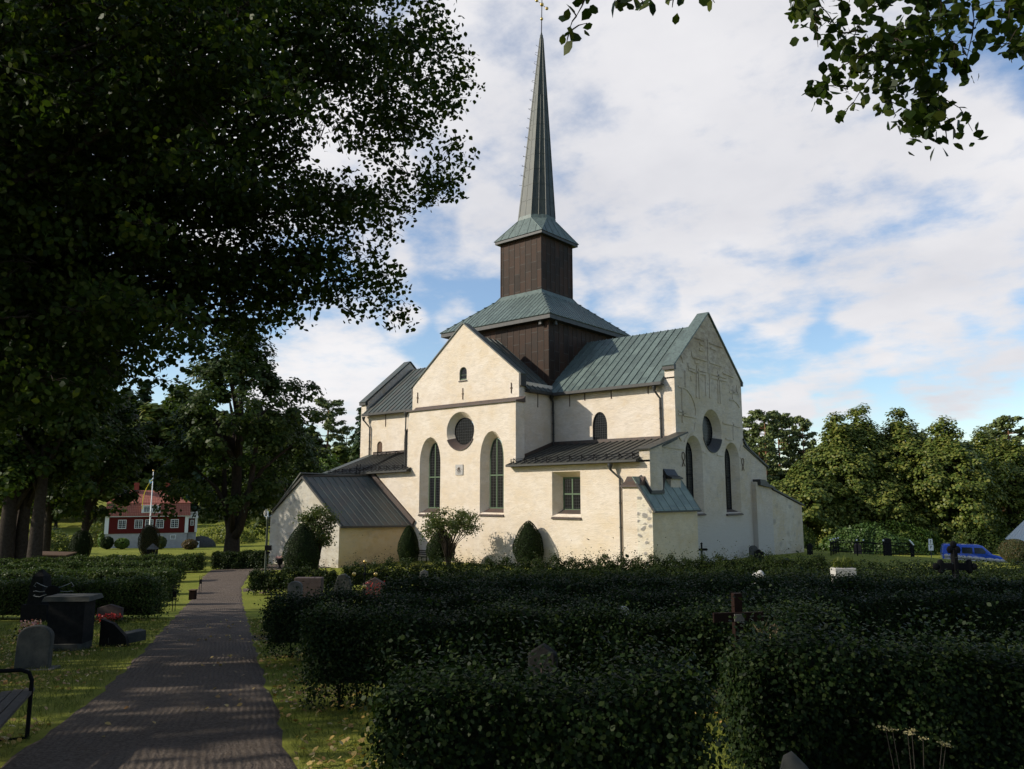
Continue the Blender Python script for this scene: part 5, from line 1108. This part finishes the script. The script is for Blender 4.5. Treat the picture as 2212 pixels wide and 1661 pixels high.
# low shed roof by the trunks
p=at(108,64); e=empty('low_shed',p,'low dark shed with a flat brownish roof beside the old trunks','shed',None,ROT); m=MB(); m.box((-1.5,-.6,-.3),(1.5,.6,.95)); m.build('wall',M['benchwood'],e); m=MB(); m.add([(-1.7,-.8,1.0),(1.7,-.8,.92),(1.7,.8,1.06),(-1.7,.8,1.14),(-1.7,-.8,1.08),(1.7,-.8,1.0),(1.7,.8,1.14),(-1.7,.8,1.22)],[(3,2,1,0),(4,5,6,7),(0,1,5,4),(1,2,6,5),(2,3,7,6),(3,0,4,7)]); m.build('roof',M['rust'],e)
# iron stands by the path edge
def stand(p,h,label,hoop=True):
    e=empty('iron_stand',p,label,'stand',None,ROT); m=MB(); m.tube([(-.05,0,-.2),(-.05,0,h)],.014,6); m.tube([(.05,0,-.2),(.05,0,h-.03),(.09,0,h),(.2,0,h)],.012,6); m.build('rod',M['iron'],e)
    m=MB(); m.box((-.06,-.03,h*.55),(.06,.03,h*.78)); m.build('holder',M['iron'],e)
stand(gp(375,1321),.92,'thin double iron rod with bent top at the left path edge'); stand(at(432,40),.95,'thin iron stand farther up the left path edge, by the hedge end')
p=at(416,36); e=empty('waste_box',p,'small rusty red box half hidden at the hedge end by the path','box',None,ROT); m=MB(); m.box((-.13,-.13,-.1),(.13,.13,.42)); m.build('body',M['redwood'],e); m=MB(); m.box((-.15,-.15,.42),(.15,.15,.46)); m.build('lid',M['rust'],e)
# ---- benches
def bench_near():
    p=gp(58,1598); q=ray(2,1566); k=(p.z+.45-CAM[2])/q[2]; n=CAM+q*k; L=Vector((n[0]-p.x,n[1]-p.y,0)).normalized()
    e=empty('park_bench',p,'dark slatted bench with bent tube armrest cut by the left edge beside the path','bench',None,math.atan2(L.y,L.x))
    for x in (.0,1.5):
        m=MB(); m.tube([(x,0,-.05),(x,0,.56),(x,-.03,.635),(x,-.10,.665),(x,-.45,.675),(x,-.52,.70),(x,-.56,.80),(x,-.60,1.0)],.02,8); m.tube([(x,-.46,-.05),(x,-.52,.72)],.02,8); m.tube([(x,0,.42),(x,-.5,.40)],.018,8); m.tube([(x,.02,.02),(x,-.46,.02)],.014,8); m.build('frame',M['iron'],e)
    for i in range(5): m=MB(); m.box((-.13,-.075-i*.1,.432-i*.006),(1.7,.01-i*.1,.462-i*.006)); m.build('slat',M['benchwood'],e)
    for i in range(3): m=MB(); m.box((-.13,-.60-i*.015,.62+i*.14),(1.7,-.57-i*.015,.73+i*.14)); m.build('slat',M['benchwood'],e)
bench_near()
p=on(22.4,-.9); e=empty('park_bench',p,'dark bench standing against the church wall between two clipped yews','bench')
for x in (-.7,.7): m=MB(); m.bar((x,-.4,-.05),(x,-.4,.42),.06); m.bar((x,.05,-.05),(x,.18,.85),.06); m.bar((x,-.42,.4),(x,.1,.4),.06); m.build('leg',M['iron'],e)
for i in range(3): m=MB(); m.box((-.9,-.42+i*.15,.43),(.9,-.30+i*.15,.46)); m.build('slat',M['benchwood'],e)
for i in range(3): m=MB(); m.box((-.9,.10+i*.03,.52+i*.13),(.9,.13+i*.03,.62+i*.13)); m.build('slat',M['benchwood'],e)
# ---- lamp post
p=gp(571,1281); e=empty('lamp_post',p,'slim green lamp post with a clear glass globe and a floodlight box','street lamp',None,ROT); dl=rd(p.x,p.y)[1]; H=hz(1108,dl)-p.z
m=MB(); m.lathe([(.085,-.3),(.085,.55),(.07,.62),(.062,.66),(.058,H-.42),(.075,H-.36),(.09,H-.22)],n=14); m.build('pole',mat('lamp_green',(.045,.055,.035),.5,.4),e,True)
gl=bpy.data.materials.new('globe_glass'); gl.use_nodes=True; b=gl.node_tree.nodes['Principled BSDF']; b.inputs['Transmission Weight'].default_value=1; b.inputs['Roughness'].default_value=.02; b.inputs['IOR'].default_value=1.06; b.inputs['Base Color'].default_value=(.95,.96,.96,1)
m=MB(); m.ball((0,0,H),.225,24,14); m.build('globe',gl,e,True)
m=MB(); m.lathe([(.045,H-.22),(.045,H-.1),(.03,H-.06),(.035,H+.06),(.01,H+.1)],n=10); m.build('bulb',M['white'],e,True)
m=MB(); m.box((-.02,-.2,H*.5+.12),(.26,.06,H*.5+.38)); m.bar((0,0,H*.5+.2),(.12,-.05,H*.5+.22),.05); m.bar((.03,-.1,H*.5-.02),(.22,-.1,H*.5+.03),.1,.1); o=m.build('floodlight',M['iron'],e); 
m=MB(); m.lathe([(.32,-.05),(.3,.03),(.1,.06)],n=14); m.build('base',M['rust'],e)
# urn beside the porch
p=at(604,55.0); e=empty('planter_urn',p,'black iron urn with pink flowers beside the porch gable','urn'); m=MB(); m.lathe([(.2,-.2),(.2,.06),(.1,.1),(.07,.2),(.1,.3),(.2,.42),(.24,.62),(.3,.7),(.29,.74),(.24,.7)],n=16); m.build('bowl',M['iron'],e,True)
rg=np.random.default_rng(3); leaves('flowers',np.stack([rg.normal(size=60)*.12,rg.normal(size=60)*.12,.76+rg.uniform(0,.16,60)],1),.07,M['petal1'],e,'hex',.8,rg=rg)
# ---- right side graves
def stone_v(u,d,vtop,wpx,th,top,mt,label,group=None,**kw):
    p=at(u,d); return stone(p,wpx/FPX*d,hz(vtop,d)-p.z,th,top,mt,label,group,**kw)
stone_v(666,31,1247,57,.4,'flat',M['granite_red'],'wide block gravestone with a flat top, nearest the lamp post',GS2)
stone_v(636,29,1255,30,.16,'round',M['granite'],'grey round-topped gravestone just left of the wide block stone',GS2)
stone_v(739,31,1239,37,.25,'rough',M['oldstone'],'lichen-grey rough gravestone left of the cross with gilt balls',GS2)
stone_v(808,32,1247,48,.18,'low',M['granite_red'],'reddish low peaked gravestone behind the cross with gilt balls',GS2)
stone_v(915,32,1230,17,.16,'peak',M['granite'],'narrow pale-edged gravestone right of the cross with gilt balls',GS2)
flowers(at(812,29.5),.55,110,[(.5,.03,.03),(.6,.05,.04),(.4,.02,.02)],'red flowers before the reddish peaked stone',4,hz(1261,29.5)-at(812,29.5).z)
p=at(786,29); e=empty('iron_cross',p,'black iron cross with four gilt balls above the hedge','grave cross',None,ROT); zc=hz(1240,29)-p.z
m=MB(); m.tube([(0,0,-.2),(0,0,zc+.44)],.02,8); m.tube([(-.40,0,zc),(.40,0,zc)],.016,8); m.lathe([(.03,zc-.05),(.06,zc-.03),(.06,zc+.03),(.03,zc+.05)],n=12); m.build('bar',M['iron'],e,True)
for x,z in ((-.40,0),(.40,0),(0,.46),(0,-.45)): m=MB(); m.ball((x,0,zc+z),.073); m.build('gilded_ball',M['gold'],e,True)
stone(at(1174,8.0),.29,.87+.02,.12,'peak',M['granite_dark'],'dark peaked gravestone with a small engraved cross behind the nearest hedge',GS2,-.35)
e=[o for o in COL.objects if o.get('label','').startswith('dark peaked gravestone with')][0]; m=MB(); m.box((-.004,-.064,.62),(.004,-.058,.76)); m.box((-.028,-.064,.70),(.028,-.058,.708)); m.build('engraved_cross',M['granite_red'],e)
p=at(1602,8.6); e=empty('wooden_cross',p,'red-brown wooden grave cross in front of the long dark hedge','grave cross',None,ROT+.15); zt=hz(1281,8.6)-p.z; za=hz(1331,8.6)-p.z
m=MB(); m.box((-.045,-.04,-.3),(.045,.04,zt)); m.build('post',M['redwood'],e); m=MB(); m.box((-.30,-.075,za-.05),(.27,-.04,za+.05)); m.build('crossbar',M['redwood'],e); m=MB(); m.box((-.07,-.09,za-.04),(.04,-.076,za+.035)); m.build('name_plate',M['greywood'],e)
def plume(p,H,label,seed):
    rg=np.random.default_rng(seed); e=empty('dry_grass_tuft',p,label,'grass tuft'); n=260; a=rg.normal(size=n)*.06; b=rg.normal(size=n)*.05
    key='dry'; 
    if key not in M: M[key]=leaf('dry_grass',[(.13,.095,.06),(.17,.13,.085),(.10,.08,.05)],.2,.1)
    z=rg.uniform(.1,H,n); w=.5+z/H; C=np.stack([a*w,b*w,z],1); leaves('stalks',C,.26,M[key],e,'blade',0,hang=-2.2,rg=rg)
plume(at(1679,8.9),.95,'tall dry brown grass tuft right of the wooden cross',1); plume(at(1640,8.3),.62,'shorter dry grass tuft at the foot of the wooden cross',2)
# rock and yarrow at the very bottom
def rock(p,sx,sy,sz,label,mt,seed,name='boulder'):
    rg=np.random.default_rng(seed); m=MB(); m.ball((0,0,0),1,18,12,(sx,sy,sz)); ph=rg.uniform(0,6,6)
    m.v=[tuple(np.array(v)*(1+.10*math.sin(v[0]/sx*2.1+ph[0])+.08*math.sin(v[1]/sy*3+ph[1])*math.cos(v[2]/sz*2.3+ph[2])+.04*math.sin(v[0]/sx*6+v[2]/sz*5+ph[3]))) for v in m.v]
    o=m.build(name,mt,None,True); o.location=p; return tag(o,label,'stone')
p=at(1740,4.55); rock(p+Vector((0,0,hz(1641,4.55)-p.z-.46)),.15,.14,.46,'dark rounded boulder stone cut by the bottom edge before the near hedge',M['oldstone'],1)
def yarrow(p,label,seed):
    rg=np.random.default_rng(seed); e=empty('yarrow_plant',p,label,'plant'); m=MB(); LC=[]
    for i in range(7):
        x=rg.uniform(-.2,.2); h=rg.uniform(.40,.62); m.tube([(x*.6,rg.normal()*.03,0),(x*.8,0,h*.6),(x,0,h)],[.004,.003,.002],4); q=rg.normal(size=(26,3))*np.array([.02,.018,.004])+np.array([x,0,h]); LC.append(q)
    m.build('stem',M['twig'],e); leaves('blossom',np.concatenate(LC),.014,M['dryflower'],e,'hex',1.2,rg=rg)
M['dryflower']=leaf('dry_yarrow_flower',[(.30,.26,.13),(.36,.30,.15)],.2,.1)
yarrow(at(1990,5.0,.1),'dry yarrow stalks with flat flower heads at the bottom edge',4)
# pale stones and planter
def trough(p,w,h,label,plant):
    e=empty('stone_trough',p,label,'planter',None,ROT); m=MB(); m.box((-w/2,-.25,-.2),(w/2,.25,h)); s=m.build('trough',M['granite_pale'],e); b=s.modifiers.new('b','BEVEL'); b.width=.03; b.segments=2
    rg=np.random.default_rng(9); n=160; C=np.stack([rg.uniform(-w/2,w/2,n),rg.uniform(-.2,.2,n),h+rg.uniform(0,.32,n)],1); leaves('grass',C,.34,M['blade'],e,'blade',0,hang=-1.8,rg=rg)
trough(at(1826,30),.82,hz(1226,30)-at(1826,30).z,'pale stone trough with long grass growing in it, right of the church',True)
rock(at(1642,31.5,.35),.38,.3,hz(1224,31.5)-at(1642,31.5).z-.35,'rough pale boulder gravestone in the hedges before the east gable',M['granite_pale'],5)
rock(at(1720,27,.35),.2,.2,.5,'small grey stone half hidden in the hedge right of the pale boulder',M['granite'],6)
stone(at(1350,12.4),.16,1.02,.06,'round',M['granite_pale'],'small white wooden grave post showing above the middle hedge',None)
stone(at(1240,12.6),.14,.98,.06,'round',M['granite_pale'],'greyish grave post left of the white one above the middle hedge',None)
# iron cross by the east wall
def iron_cross(p,H,w,label,trefoil=False,foot=True):
    e=empty('iron_cross',p,label,'grave cross',None,ROT); m=MB(); zc=H*.74; t=H*.05
    m.bar((0,0,0),(0,0,H-.05),t*2,t); m.build('post',M['iron'],e); m=MB(); m.bar((-w/2,0,zc),(w/2,0,zc),t,t*2); m.build('crossbar',M['iron'],e)
    ends=[(-w/2,zc),(w/2,zc),(0,H)]
    for x,z in ends:
        m=MB(); k=H*.055 if not trefoil else H*.052
        if trefoil:
            dx,dz=(np.sign(x),0) if x else (0,1)
            for a in (0,1.9,-1.9): m.ball((x+k*1.05*(dx*math.cos(a)-dz*math.sin(a)),0,z+k*1.05*(dx*math.sin(a)+dz*math.cos(a))),k,10,6,(1,.5,1))
        else: m.lathe([(.01,-k),(k*1.1,0),(.01,k)],(x,0,z),4)
        m.build('finial',M['iron'],e)
    if trefoil:
        m=MB(); m.lathe([(w*.10,-.03),(w*.16,-.03),(w*.16,.03),(w*.10,.03)],n=16); o=m.build('ring',M['iron'],e); o.rotation_euler.x=PI/2; o.location=(0,0,zc)
    if foot: m=MB(); m.lathe([(H*.14,-.2),(H*.14,.05),(H*.09,.16),(H*.05,.2)],n=4); m.build('foot',M['granite_dark'],e)
p=at(1517,51); iron_cross(p,hz(1174,51)-p.z,.66,'black iron cross with pointed ends standing before the east gable')
p=at(2072,24.0); iron_cross(p,hz(1184,24)-p.z,.95,'large black ornate iron cross with trefoil ends among the right hedges',True)
stone(at(1628,57.6),.62,hz(1178,57.6)-at(1628,57.6).z,.18,'round',M['granite'],'grey tall gravestone leaning on the foot of the east gable',None)
stone(at(1640,56.6),.68,hz(1186,56.6)-at(1640,56.6).z,.18,'peak',M['granite_dark'],'black shouldered gravestone beside the grey tall one at the east gable',None)
stone(at(1750,62),.42,hz(1173,62)-at(1750,62).z,.2,'peak',M['granite_dark'],'dark gravestone standing just right of the far buttress',None)
p=at(1853,63); stone(p,.62,hz(1172,63)-p.z,.3,'peak',M['granite_red'],'brownish pointed gravestone inside the iron railing',None,taper=.25)
p=at(1918,62); stone(p,.52,hz(1163,62)-p.z,.4,'flat',M['granite_dark'],'tall dark pillar gravestone inside the iron railing',None,taper=.15)
# railing round the family grave
pts=[at(1795,60),at(1812,65.5),at(1975,66),at(1968,59.5)]; c=sum(pts,Vector())/4
e=empty('grave_railing',c,'low iron railing with white knobs around the family grave','railing',None,world=True); m=MB(); kn=[]
for i in range(4):
    a,b=pts[i],pts[(i+1)%4]; ha=1.0
    m.tube([a+Vector((0,0,ha)),b+Vector((0,0,ha))],.035,6); m.tube([a+Vector((0,0,.35)),b+Vector((0,0,.35))],.025,6)
    L=(b-a).length
    for j in range(int(L/.28)): q=a.lerp(b,j*.28/L); m.tube([q+Vector((0,0,.05)),q+Vector((0,0,ha))],.012,4)
    for j in range(3): q=a.lerp(b,j/3); m.tube([q+Vector((0,0,-.2)),q+Vector((0,0,ha+.1))],.04,6); kn.append(q+Vector((0,0,ha+.2)))
m.build('rail',M['iron'],e)
for q in kn: m=MB(); m.ball(q,.07,10,6); m.build('knob',M['white'],e,True)
# parking sign
p=at(2013,66); e=empty('road_sign',p,'two white parking plates on a thin grey post left of the van','sign',None,ROT); z1=hz(1164,66)-p.z; z0=hz(1189,66)-p.z
m=MB(); m.tube([(0,.04,-.3),(0,.04,z1)],.03,8); m.build('post',M['lead'],e)
for za,zb,w in ((z0+.52,z1,.34),(z0,z0+.48,.42)): m=MB(); m.box((-w/2,-.02,za),(w/2,.0,zb)); m.build('plate',M['white'],e)
cu=bpy.data.curves.new('letter','FONT'); cu.body='P'; cu.size=.34; cu.align_x='CENTER'; cu.extrude=.004; o0=bpy.data.objects.new('lettering',cu); COL.objects.link(o0); me=bpy.data.meshes.new_from_object(o0); bpy.data.objects.remove(o0); o=bpy.data.objects.new('lettering',me); COL.objects.link(o); o.parent=e; o.rotation_euler=(PI/2,0,0); o.location=(0,-.026,z0+.17); me.materials.clear(); me.materials.append(M['iron'])
m=MB(); m.bar((0,-.026,z0+.60),(0,-.026,z1-.12),.05,.008); m.bar((-.08,-.026,z1-.22),(0,-.026,z1-.08),.03,.008); m.bar((.08,-.026,z1-.22),(0,-.026,z1-.08),.03,.008); m.build('symbol',M['iron'],e)
# blue van
p=at(2100,70); e=empty('van',p,'bright blue van parked behind the right hedges and the stone wall','van',None,ROT-.42)
bl=mat('blue_car_paint',(.012,.075,.50),.25,.5); bl.node_tree.nodes['Principled BSDF'].inputs['Coat Weight'].default_value=.6
prof=[(-2.35,.35),(2.3,.35),(2.38,.62),(2.30,.92),(1.55,1.10),(.86,1.82),(.6,1.93),(-2.0,1.95),(-2.25,1.85),(-2.38,1.1)]
m=MB(); n=len(prof); sec=[(-.92,1.0,0),(-.80,1,1),(.80,1,1),(.92,1.0,0)]
for s,(w0) in enumerate([0]): pass
def side(p2): x,z=p2; t=max(0,min(1,(z-1.05)/.9)); return .90-.14*t
vs=[(x,-side((x,z)),z) for x,z in prof]+[(x,side((x,z)),z) for x,z in prof]
m.add(vs,[tuple(range(n)),tuple(range(2*n-1,n-1,-1))]+[(k,(k+1)%n,n+(k+1)%n,n+k) for k in range(n)]); b=m.build('body',bl,e); bv=b.modifiers.new('b','BEVEL'); bv.width=.06; bv.segments=3
sg=mat('car_glass',(.015,.02,.022),.06,.6)
def pane(pts,label,sgn):
    m=MB(); q=[(x,sgn*(side((x,z))+.008),z) for x,z in pts]; m.add(q+[(x,y-sgn*.05,z) for x,y,z in q],[tuple(range(len(q)))]+[(k,(k+1)%len(q),len(q)+(k+1)%len(q),len(q)+k) for k in range(len(q))]); m.build('side_window',sg,e)
for s in (-1,1): pane([(-1.95,1.18),(-.95,1.18),(-.95,1.7),(-1.9,1.7)],'',s); pane([(-.8,1.18),(.02,1.18),(.02,1.7),(-.8,1.7)],'',s); pane([(.16,1.18),(1.22,1.18),(.80,1.68),(.16,1.7)],'',s)
m=MB(); m.quad((1.50,-.74,1.17),(1.50,.74,1.17),(.93,.66,1.77),(.93,-.66,1.77)); o=m.build('windscreen',sg,e); o.location=(.025,0,.025)
for x in (-1.5,1.5):
    for s in (-1,1):
        m=MB(); m.lathe([(.05,-.11),(.33,-.11),(.35,-.08),(.35,.08),(.33,.11),(.05,.11)],n=20); w=m.build('wheel',M['iron'],e,True); w.rotation_euler.x=PI/2; w.location=(x,s*.84,.35)
        m=MB(); m.lathe([(.02,-.115),(.2,-.115),(.2,.115),(.02,.115)],n=14); h=m.build('rim',M['metal'],w)
for s in (-1,1): m=MB(); m.box((2.24,s*.55-.17,.68),(2.37,s*.55+.17,.86)); m.build('headlight',M['white'],e); m=MB(); m.box((.98,s*.90-.06,1.12),(1.16,s*.90+.16*s+.06,1.32)); m.build('mirror',bl,e)
m=MB(); m.box((2.2,-.85,.36),(2.45,.85,.56)); m.build('bumper',M['iron'],e)
# dry stone wall before the van
rg=np.random.default_rng(12); a,b=at(2040,61),at(2172,61)
e=empty('stone_wall',(a+b)/2,'low dry wall of pale stones running in front of the blue van','wall',None,world=True); m=MB(); L=(b-a).length
for row in range(2):
    x=0
    while x<L:
        w=rg.uniform(.35,.7); q=a.lerp(b,min(1,(x+w/2)/L)); m.ball(q+Vector((0,0,.05+row*.25)),.5,8,5,(w*1.1,.5,.30)); x+=w
m.build('stones',M['granite_pale'],e)
# small white building at the right edge
p=at(2252,72); e=empty('small_building',p,'small cream building with a pale metal roof at the right edge','building',None,ROT-.35); zr=hz(1168,72)-p.z
m=MB(); m.box((-1.9,-1.9,-.5),(1.9,1.9,zr)); m.box((-2.0,-2.0,zr-.32),(2.0,2.0,zr-.22)); m.box((-2.1,-2.1,zr-.14),(2.1,2.1,zr)); m.build('wall',M['plaster'],e)
m=MB(); q=[Vector((sx*2.3,sy*2.3,zr)) for sx,sy in ((-1,-1),(1,-1),(1,1),(-1,1))]; t=Vector((0,0,zr+3.0))
for i in range(4):
    m.quad(q[i],q[(i+1)%4],t); m.bar(q[i],t,.06)
    for f in (.25,.5,.75): m.bar(q[i].lerp(q[(i+1)%4],f),(q[i].lerp(q[(i+1)%4],f)).lerp(t,.5+.0*f),.04)
m.quad(*q); m.build('roof',mat('zinc_roof',(.42,.46,.47),.45,.4),e)
# ================================================================= RED HOUSE AND FLAGPOLE
D=113.0; k=D/FPX*.1222*math.cos(PITCH)    # metres per reading unit at the house
p=at(313.7,D); base=p.copy(); base.z=hz(1171.5,D)
HS=empty('red_house',base,'dark red wooden house with mansard tile roof beyond the lawn','house',None,ROT+.43)
X=lambda u:(u-1020)*k*.905; Z=lambda v:(1285-v)*k
red=mat('falun_red_boards',(.105,.014,.012),.9,.15); t=NT(red); q=t.pos(obj=True); w=t.n('ShaderNodeTexWave'); w.inputs['Scale'].default_value=2.2; t.l(q,w.inputs['Vector']); t.col(t.mix(t.math('MULTIPLY',w.outputs['Fac'],.5),(.115,.016,.013),(.07,.010,.009)))
tile=mat('clay_tiles',(.30,.10,.065),.85,.2); t=NT(tile); q=t.pos(obj=True); b=t.n('ShaderNodeTexBrick'); b.inputs['Scale'].default_value=1; b.inputs['Brick Width'].default_value=.24; b.inputs['Row Height'].default_value=.24; b.offset=0; b.inputs['Mortar Size'].default_value=.05; b.inputs['Mortar Smooth'].default_value=.6
sx=t.n('ShaderNodeSeparateXYZ'); t.l(q,sx.inputs[0]); cb=t.n('ShaderNodeCombineXYZ'); t.l(sx.outputs[0],cb.inputs[0]); t.l(sx.outputs[2],cb.inputs[1]); t.l(cb.outputs[0],b.inputs['Vector']); b.inputs['Color1'].default_value=(.40,.16,.105,1); b.inputs['Color2'].default_value=(.33,.12,.08,1); b.inputs['Mortar'].default_value=(.22,.065,.045,1); t.col(b.outputs['Color']); t.bump(b.outputs['Fac'],-.6,.05)
grey=speck('foundation_render',(.34,.33,.33),(.42,.41,.40),2)
hw0,hw1=X(300),X(1765); dp=7.2
m=MB(); m.box((hw0+.1,.06,-1.5),(hw1-.1,dp-.06,Z(1128))); m.build('foundation',grey,HS)
m=MB(); m.box((hw0,0,Z(1128)),(hw1,dp,Z(838))); m.build('wall',red,HS)
for u0,u1 in ((300,366),(1705,1765)): m=MB(); m.box((X(u0)-.02,-.05,Z(1130)),(X(u1),.08,Z(845))); m.build('corner_board',M['white'],HS)
m=MB(); m.box((hw0-.25,-.3,Z(840)),(hw1+.25,dp+.3,Z(826))); m.build('eaves_board',M['white'],HS)
# mansard roof: steep lower, hipped upper
z0,z1,z2=Z(828),Z(603),Z(380); a0,a1=X(290),X(1795); i1=.95; i2=dp/2
m=MB(); lo=[(a0,-.35,z0),(a1,-.35,z0),(a1,dp+.35,z0),(a0,dp+.35,z0)]; mi=[(a0+.1,i1-.35,z1),(a1-.1,i1-.35,z1),(a1-.1,dp-i1+.35,z1),(a0+.1,dp-i1+.35,z1)]
for i in range(4): m.quad(lo[i],lo[(i+1)%4],mi[(i+1)%4],mi[i])
m.build('roof',tile,HS)
m=MB(); mo=[(a0-.05,i1-.5,z1-.02),(a1+.05,i1-.5,z1-.02),(a1+.05,dp-i1+.5,z1-.02),(a0-.05,dp-i1+.5,z1-.02)]; r0,r1=(X(690),i2,z2),(X(1470),i2,z2)
m.quad(mo[0],mo[1],r1,r0); m.quad(mo[1],mo[2],r1); m.quad(mo[2],mo[3],r0,r1); m.quad(mo[3],mo[0],r0); m.quad(*mo); m.build('roof',tile,HS)
for u0,u1 in ((745,830),(1310,1390)):
    m=MB(); m.box((X(u0),i2-.7,z2-.6),(X(u1),i2,Z(285))); m.box((X(u0)-.06,i2-.76,Z(285)),(X(u1)+.06,i2+.06,Z(262))); m.box((X(u0),i2-.7,Z(262)),(X(u1),i2,Z(243))); m.build('chimney',mat('red_chimney',(.26,.055,.04),.9,.2),HS)
hg=mat('house_glass',(.03,.035,.05),.1,.6)
def hwin(u0,u1,v0,v1,y=0.0,nx=4,nz=4,parent=HS,name='window',mid=True):
    x0,x1,za,zb=X(u0),X(u1),Z(v1),Z(v0); m=MB(); t=.085
    m.box((x0,y-.06,za),(x0+t,y+.02,zb)); m.box((x1-t,y-.06,za),(x1,y+.02,zb)); m.box((x0+t,y-.06,za),(x1-t,y+.02,za+t)); m.box((x0+t,y-.06,zb-t),(x1-t,y+.02,zb))
    for i in range(1,nx):
        x=x0+(x1-x0)*i/nx; w=.06 if (mid and i==nx//2) else .025; m.box((x-w/2,y-.045,za+t),(x+w/2,y+.01,zb-t))
    for i in range(1,nz): z=za+(zb-za)*i/nz; m.box((x0+t,y-.042,z-.014),(x1-t,y+.01,z+.014))
    o=m.build(name,M['white'],parent); o.location=(0,0,0); g=MB(); g.box((x0+.02,y-.02,za+.02),(x1-.02,y+.04,zb-.02)); g.build('pane',hg,o); return o
for u in (522,806,990,1178,1443): hwin(u,u+143,890,1043)
hwin(1452,1548,1162,1240,.06,4,3)
# dormer
m=MB(); x0,x1=X(912),X(1245); m.box((x0,-.12,Z(775)),(x1,1.2,Z(642))); dm=m.build('dormer',M['white'],HS)
m=MB(); m.add([(x0-.1,-.25,Z(642)),(x1+.1,-.25,Z(642)),(x1+.1,.75,Z(600)),(x0-.1,.75,Z(600))],[(0,1,2,3)]); m.build('dormer_roof',tile,dm)
m=MB(); m.box((x0-.1,-.27,Z(650)),(x1+.1,-.2,Z(638))); m.build('dormer_trim',M['white'],dm)
for u0,u1 in ((945,1065),(1100,1208)): hwin(u0,u1,655,765,-.13,4,4,dm)
# annex with balcony
m=MB(); m.box((hw1,1.2,-1.5),(X(1930)-.05,4.4,Z(1128))); m.build('foundation',grey,HS)
m=MB(); m.box((hw1,1.1,Z(1128)),(X(1930),4.5,Z(875))); m.build('wall',red,HS)
m=MB(); m.box((X(1890),1.03,Z(1130)),(X(1935),1.2,Z(880))); m.build('corner_board',M['white'],HS)
m=MB(); m.box((hw1,.95,Z(880)),(X(1945),4.6,Z(842))); m.build('eaves_board',M['white'],HS)
hwin(1805,1868,912,1010,1.1,3,3,mid=False)
m=MB(); m.box((hw1,1.0,Z(778)),(X(1930),1.08,Z(768)))
for i in range(11): x=X(1805+i*12); m.box((x-.025,1.02,Z(842)),(x+.025,1.06,Z(778)))
m.box((X(1928)-.05,1.0,Z(842)),(X(1928)+.04,1.1,Z(764))); m.box((X(1920),1.0,Z(778)),(X(1930),4.4,Z(768))); m.build('balcony',M['white'],HS)
# flagpole with a yellow and blue pennant
p=at(320,98); e=empty('flagpole',p,'white flagpole with a thin blue and yellow pennant before the red house','flagpole',None,ROT); H=hz(1018,98)-p.z
m=MB(); m.lathe([(.10,-.3),(.10,1),(.045,H)],n=10); m.build('pole',M['white'],e,True); m=MB(); m.ball((0,0,H+.08),.11,10,6); m.build('knob',M['gold'],e,True)
m=MB(); P=[(.05,0,H-.9),(-.35,.05,H-1.3),(-.75,.02,H-2.1),(-1.05,.06,H-3.0),(-1.15,.02,H-3.9),(-1.1,.03,H-4.8)]
for a,b in zip(P[:-1],P[1:]): m.bar(a,b,.05,.07)
m.build('pennant',mat('pennant_yellow',(.65,.52,.05),.8,.1),e)
m=MB(); m.add([(.05,0,H-.8),(-.45,.05,H-1.1),(-.55,.04,H-1.7),(.05,0,H-1.3)],[(0,1,2,3)]); m.build('pennant',mat('pennant_blue',(.12,.28,.45),.8,.1),e)
p=at(648,124)
# little vaulted earth cellar on the slope
p=at(433,119); e=empty('earth_cellar',p,'small vaulted grey earth cellar with a white door right of the red house','cellar',None,ROT); m=MB(); m.lathe([(2.3,-.4),(2.2,.4),(1.8,1.0),(1.0,1.5),(.05,1.7)],n=18); m.build('mound',M['oldstone'],e,True); m=MB(); m.box((-.65,-2.36,-.2),(.65,-2.1,1.0)); m.build('door',M['white'],e)
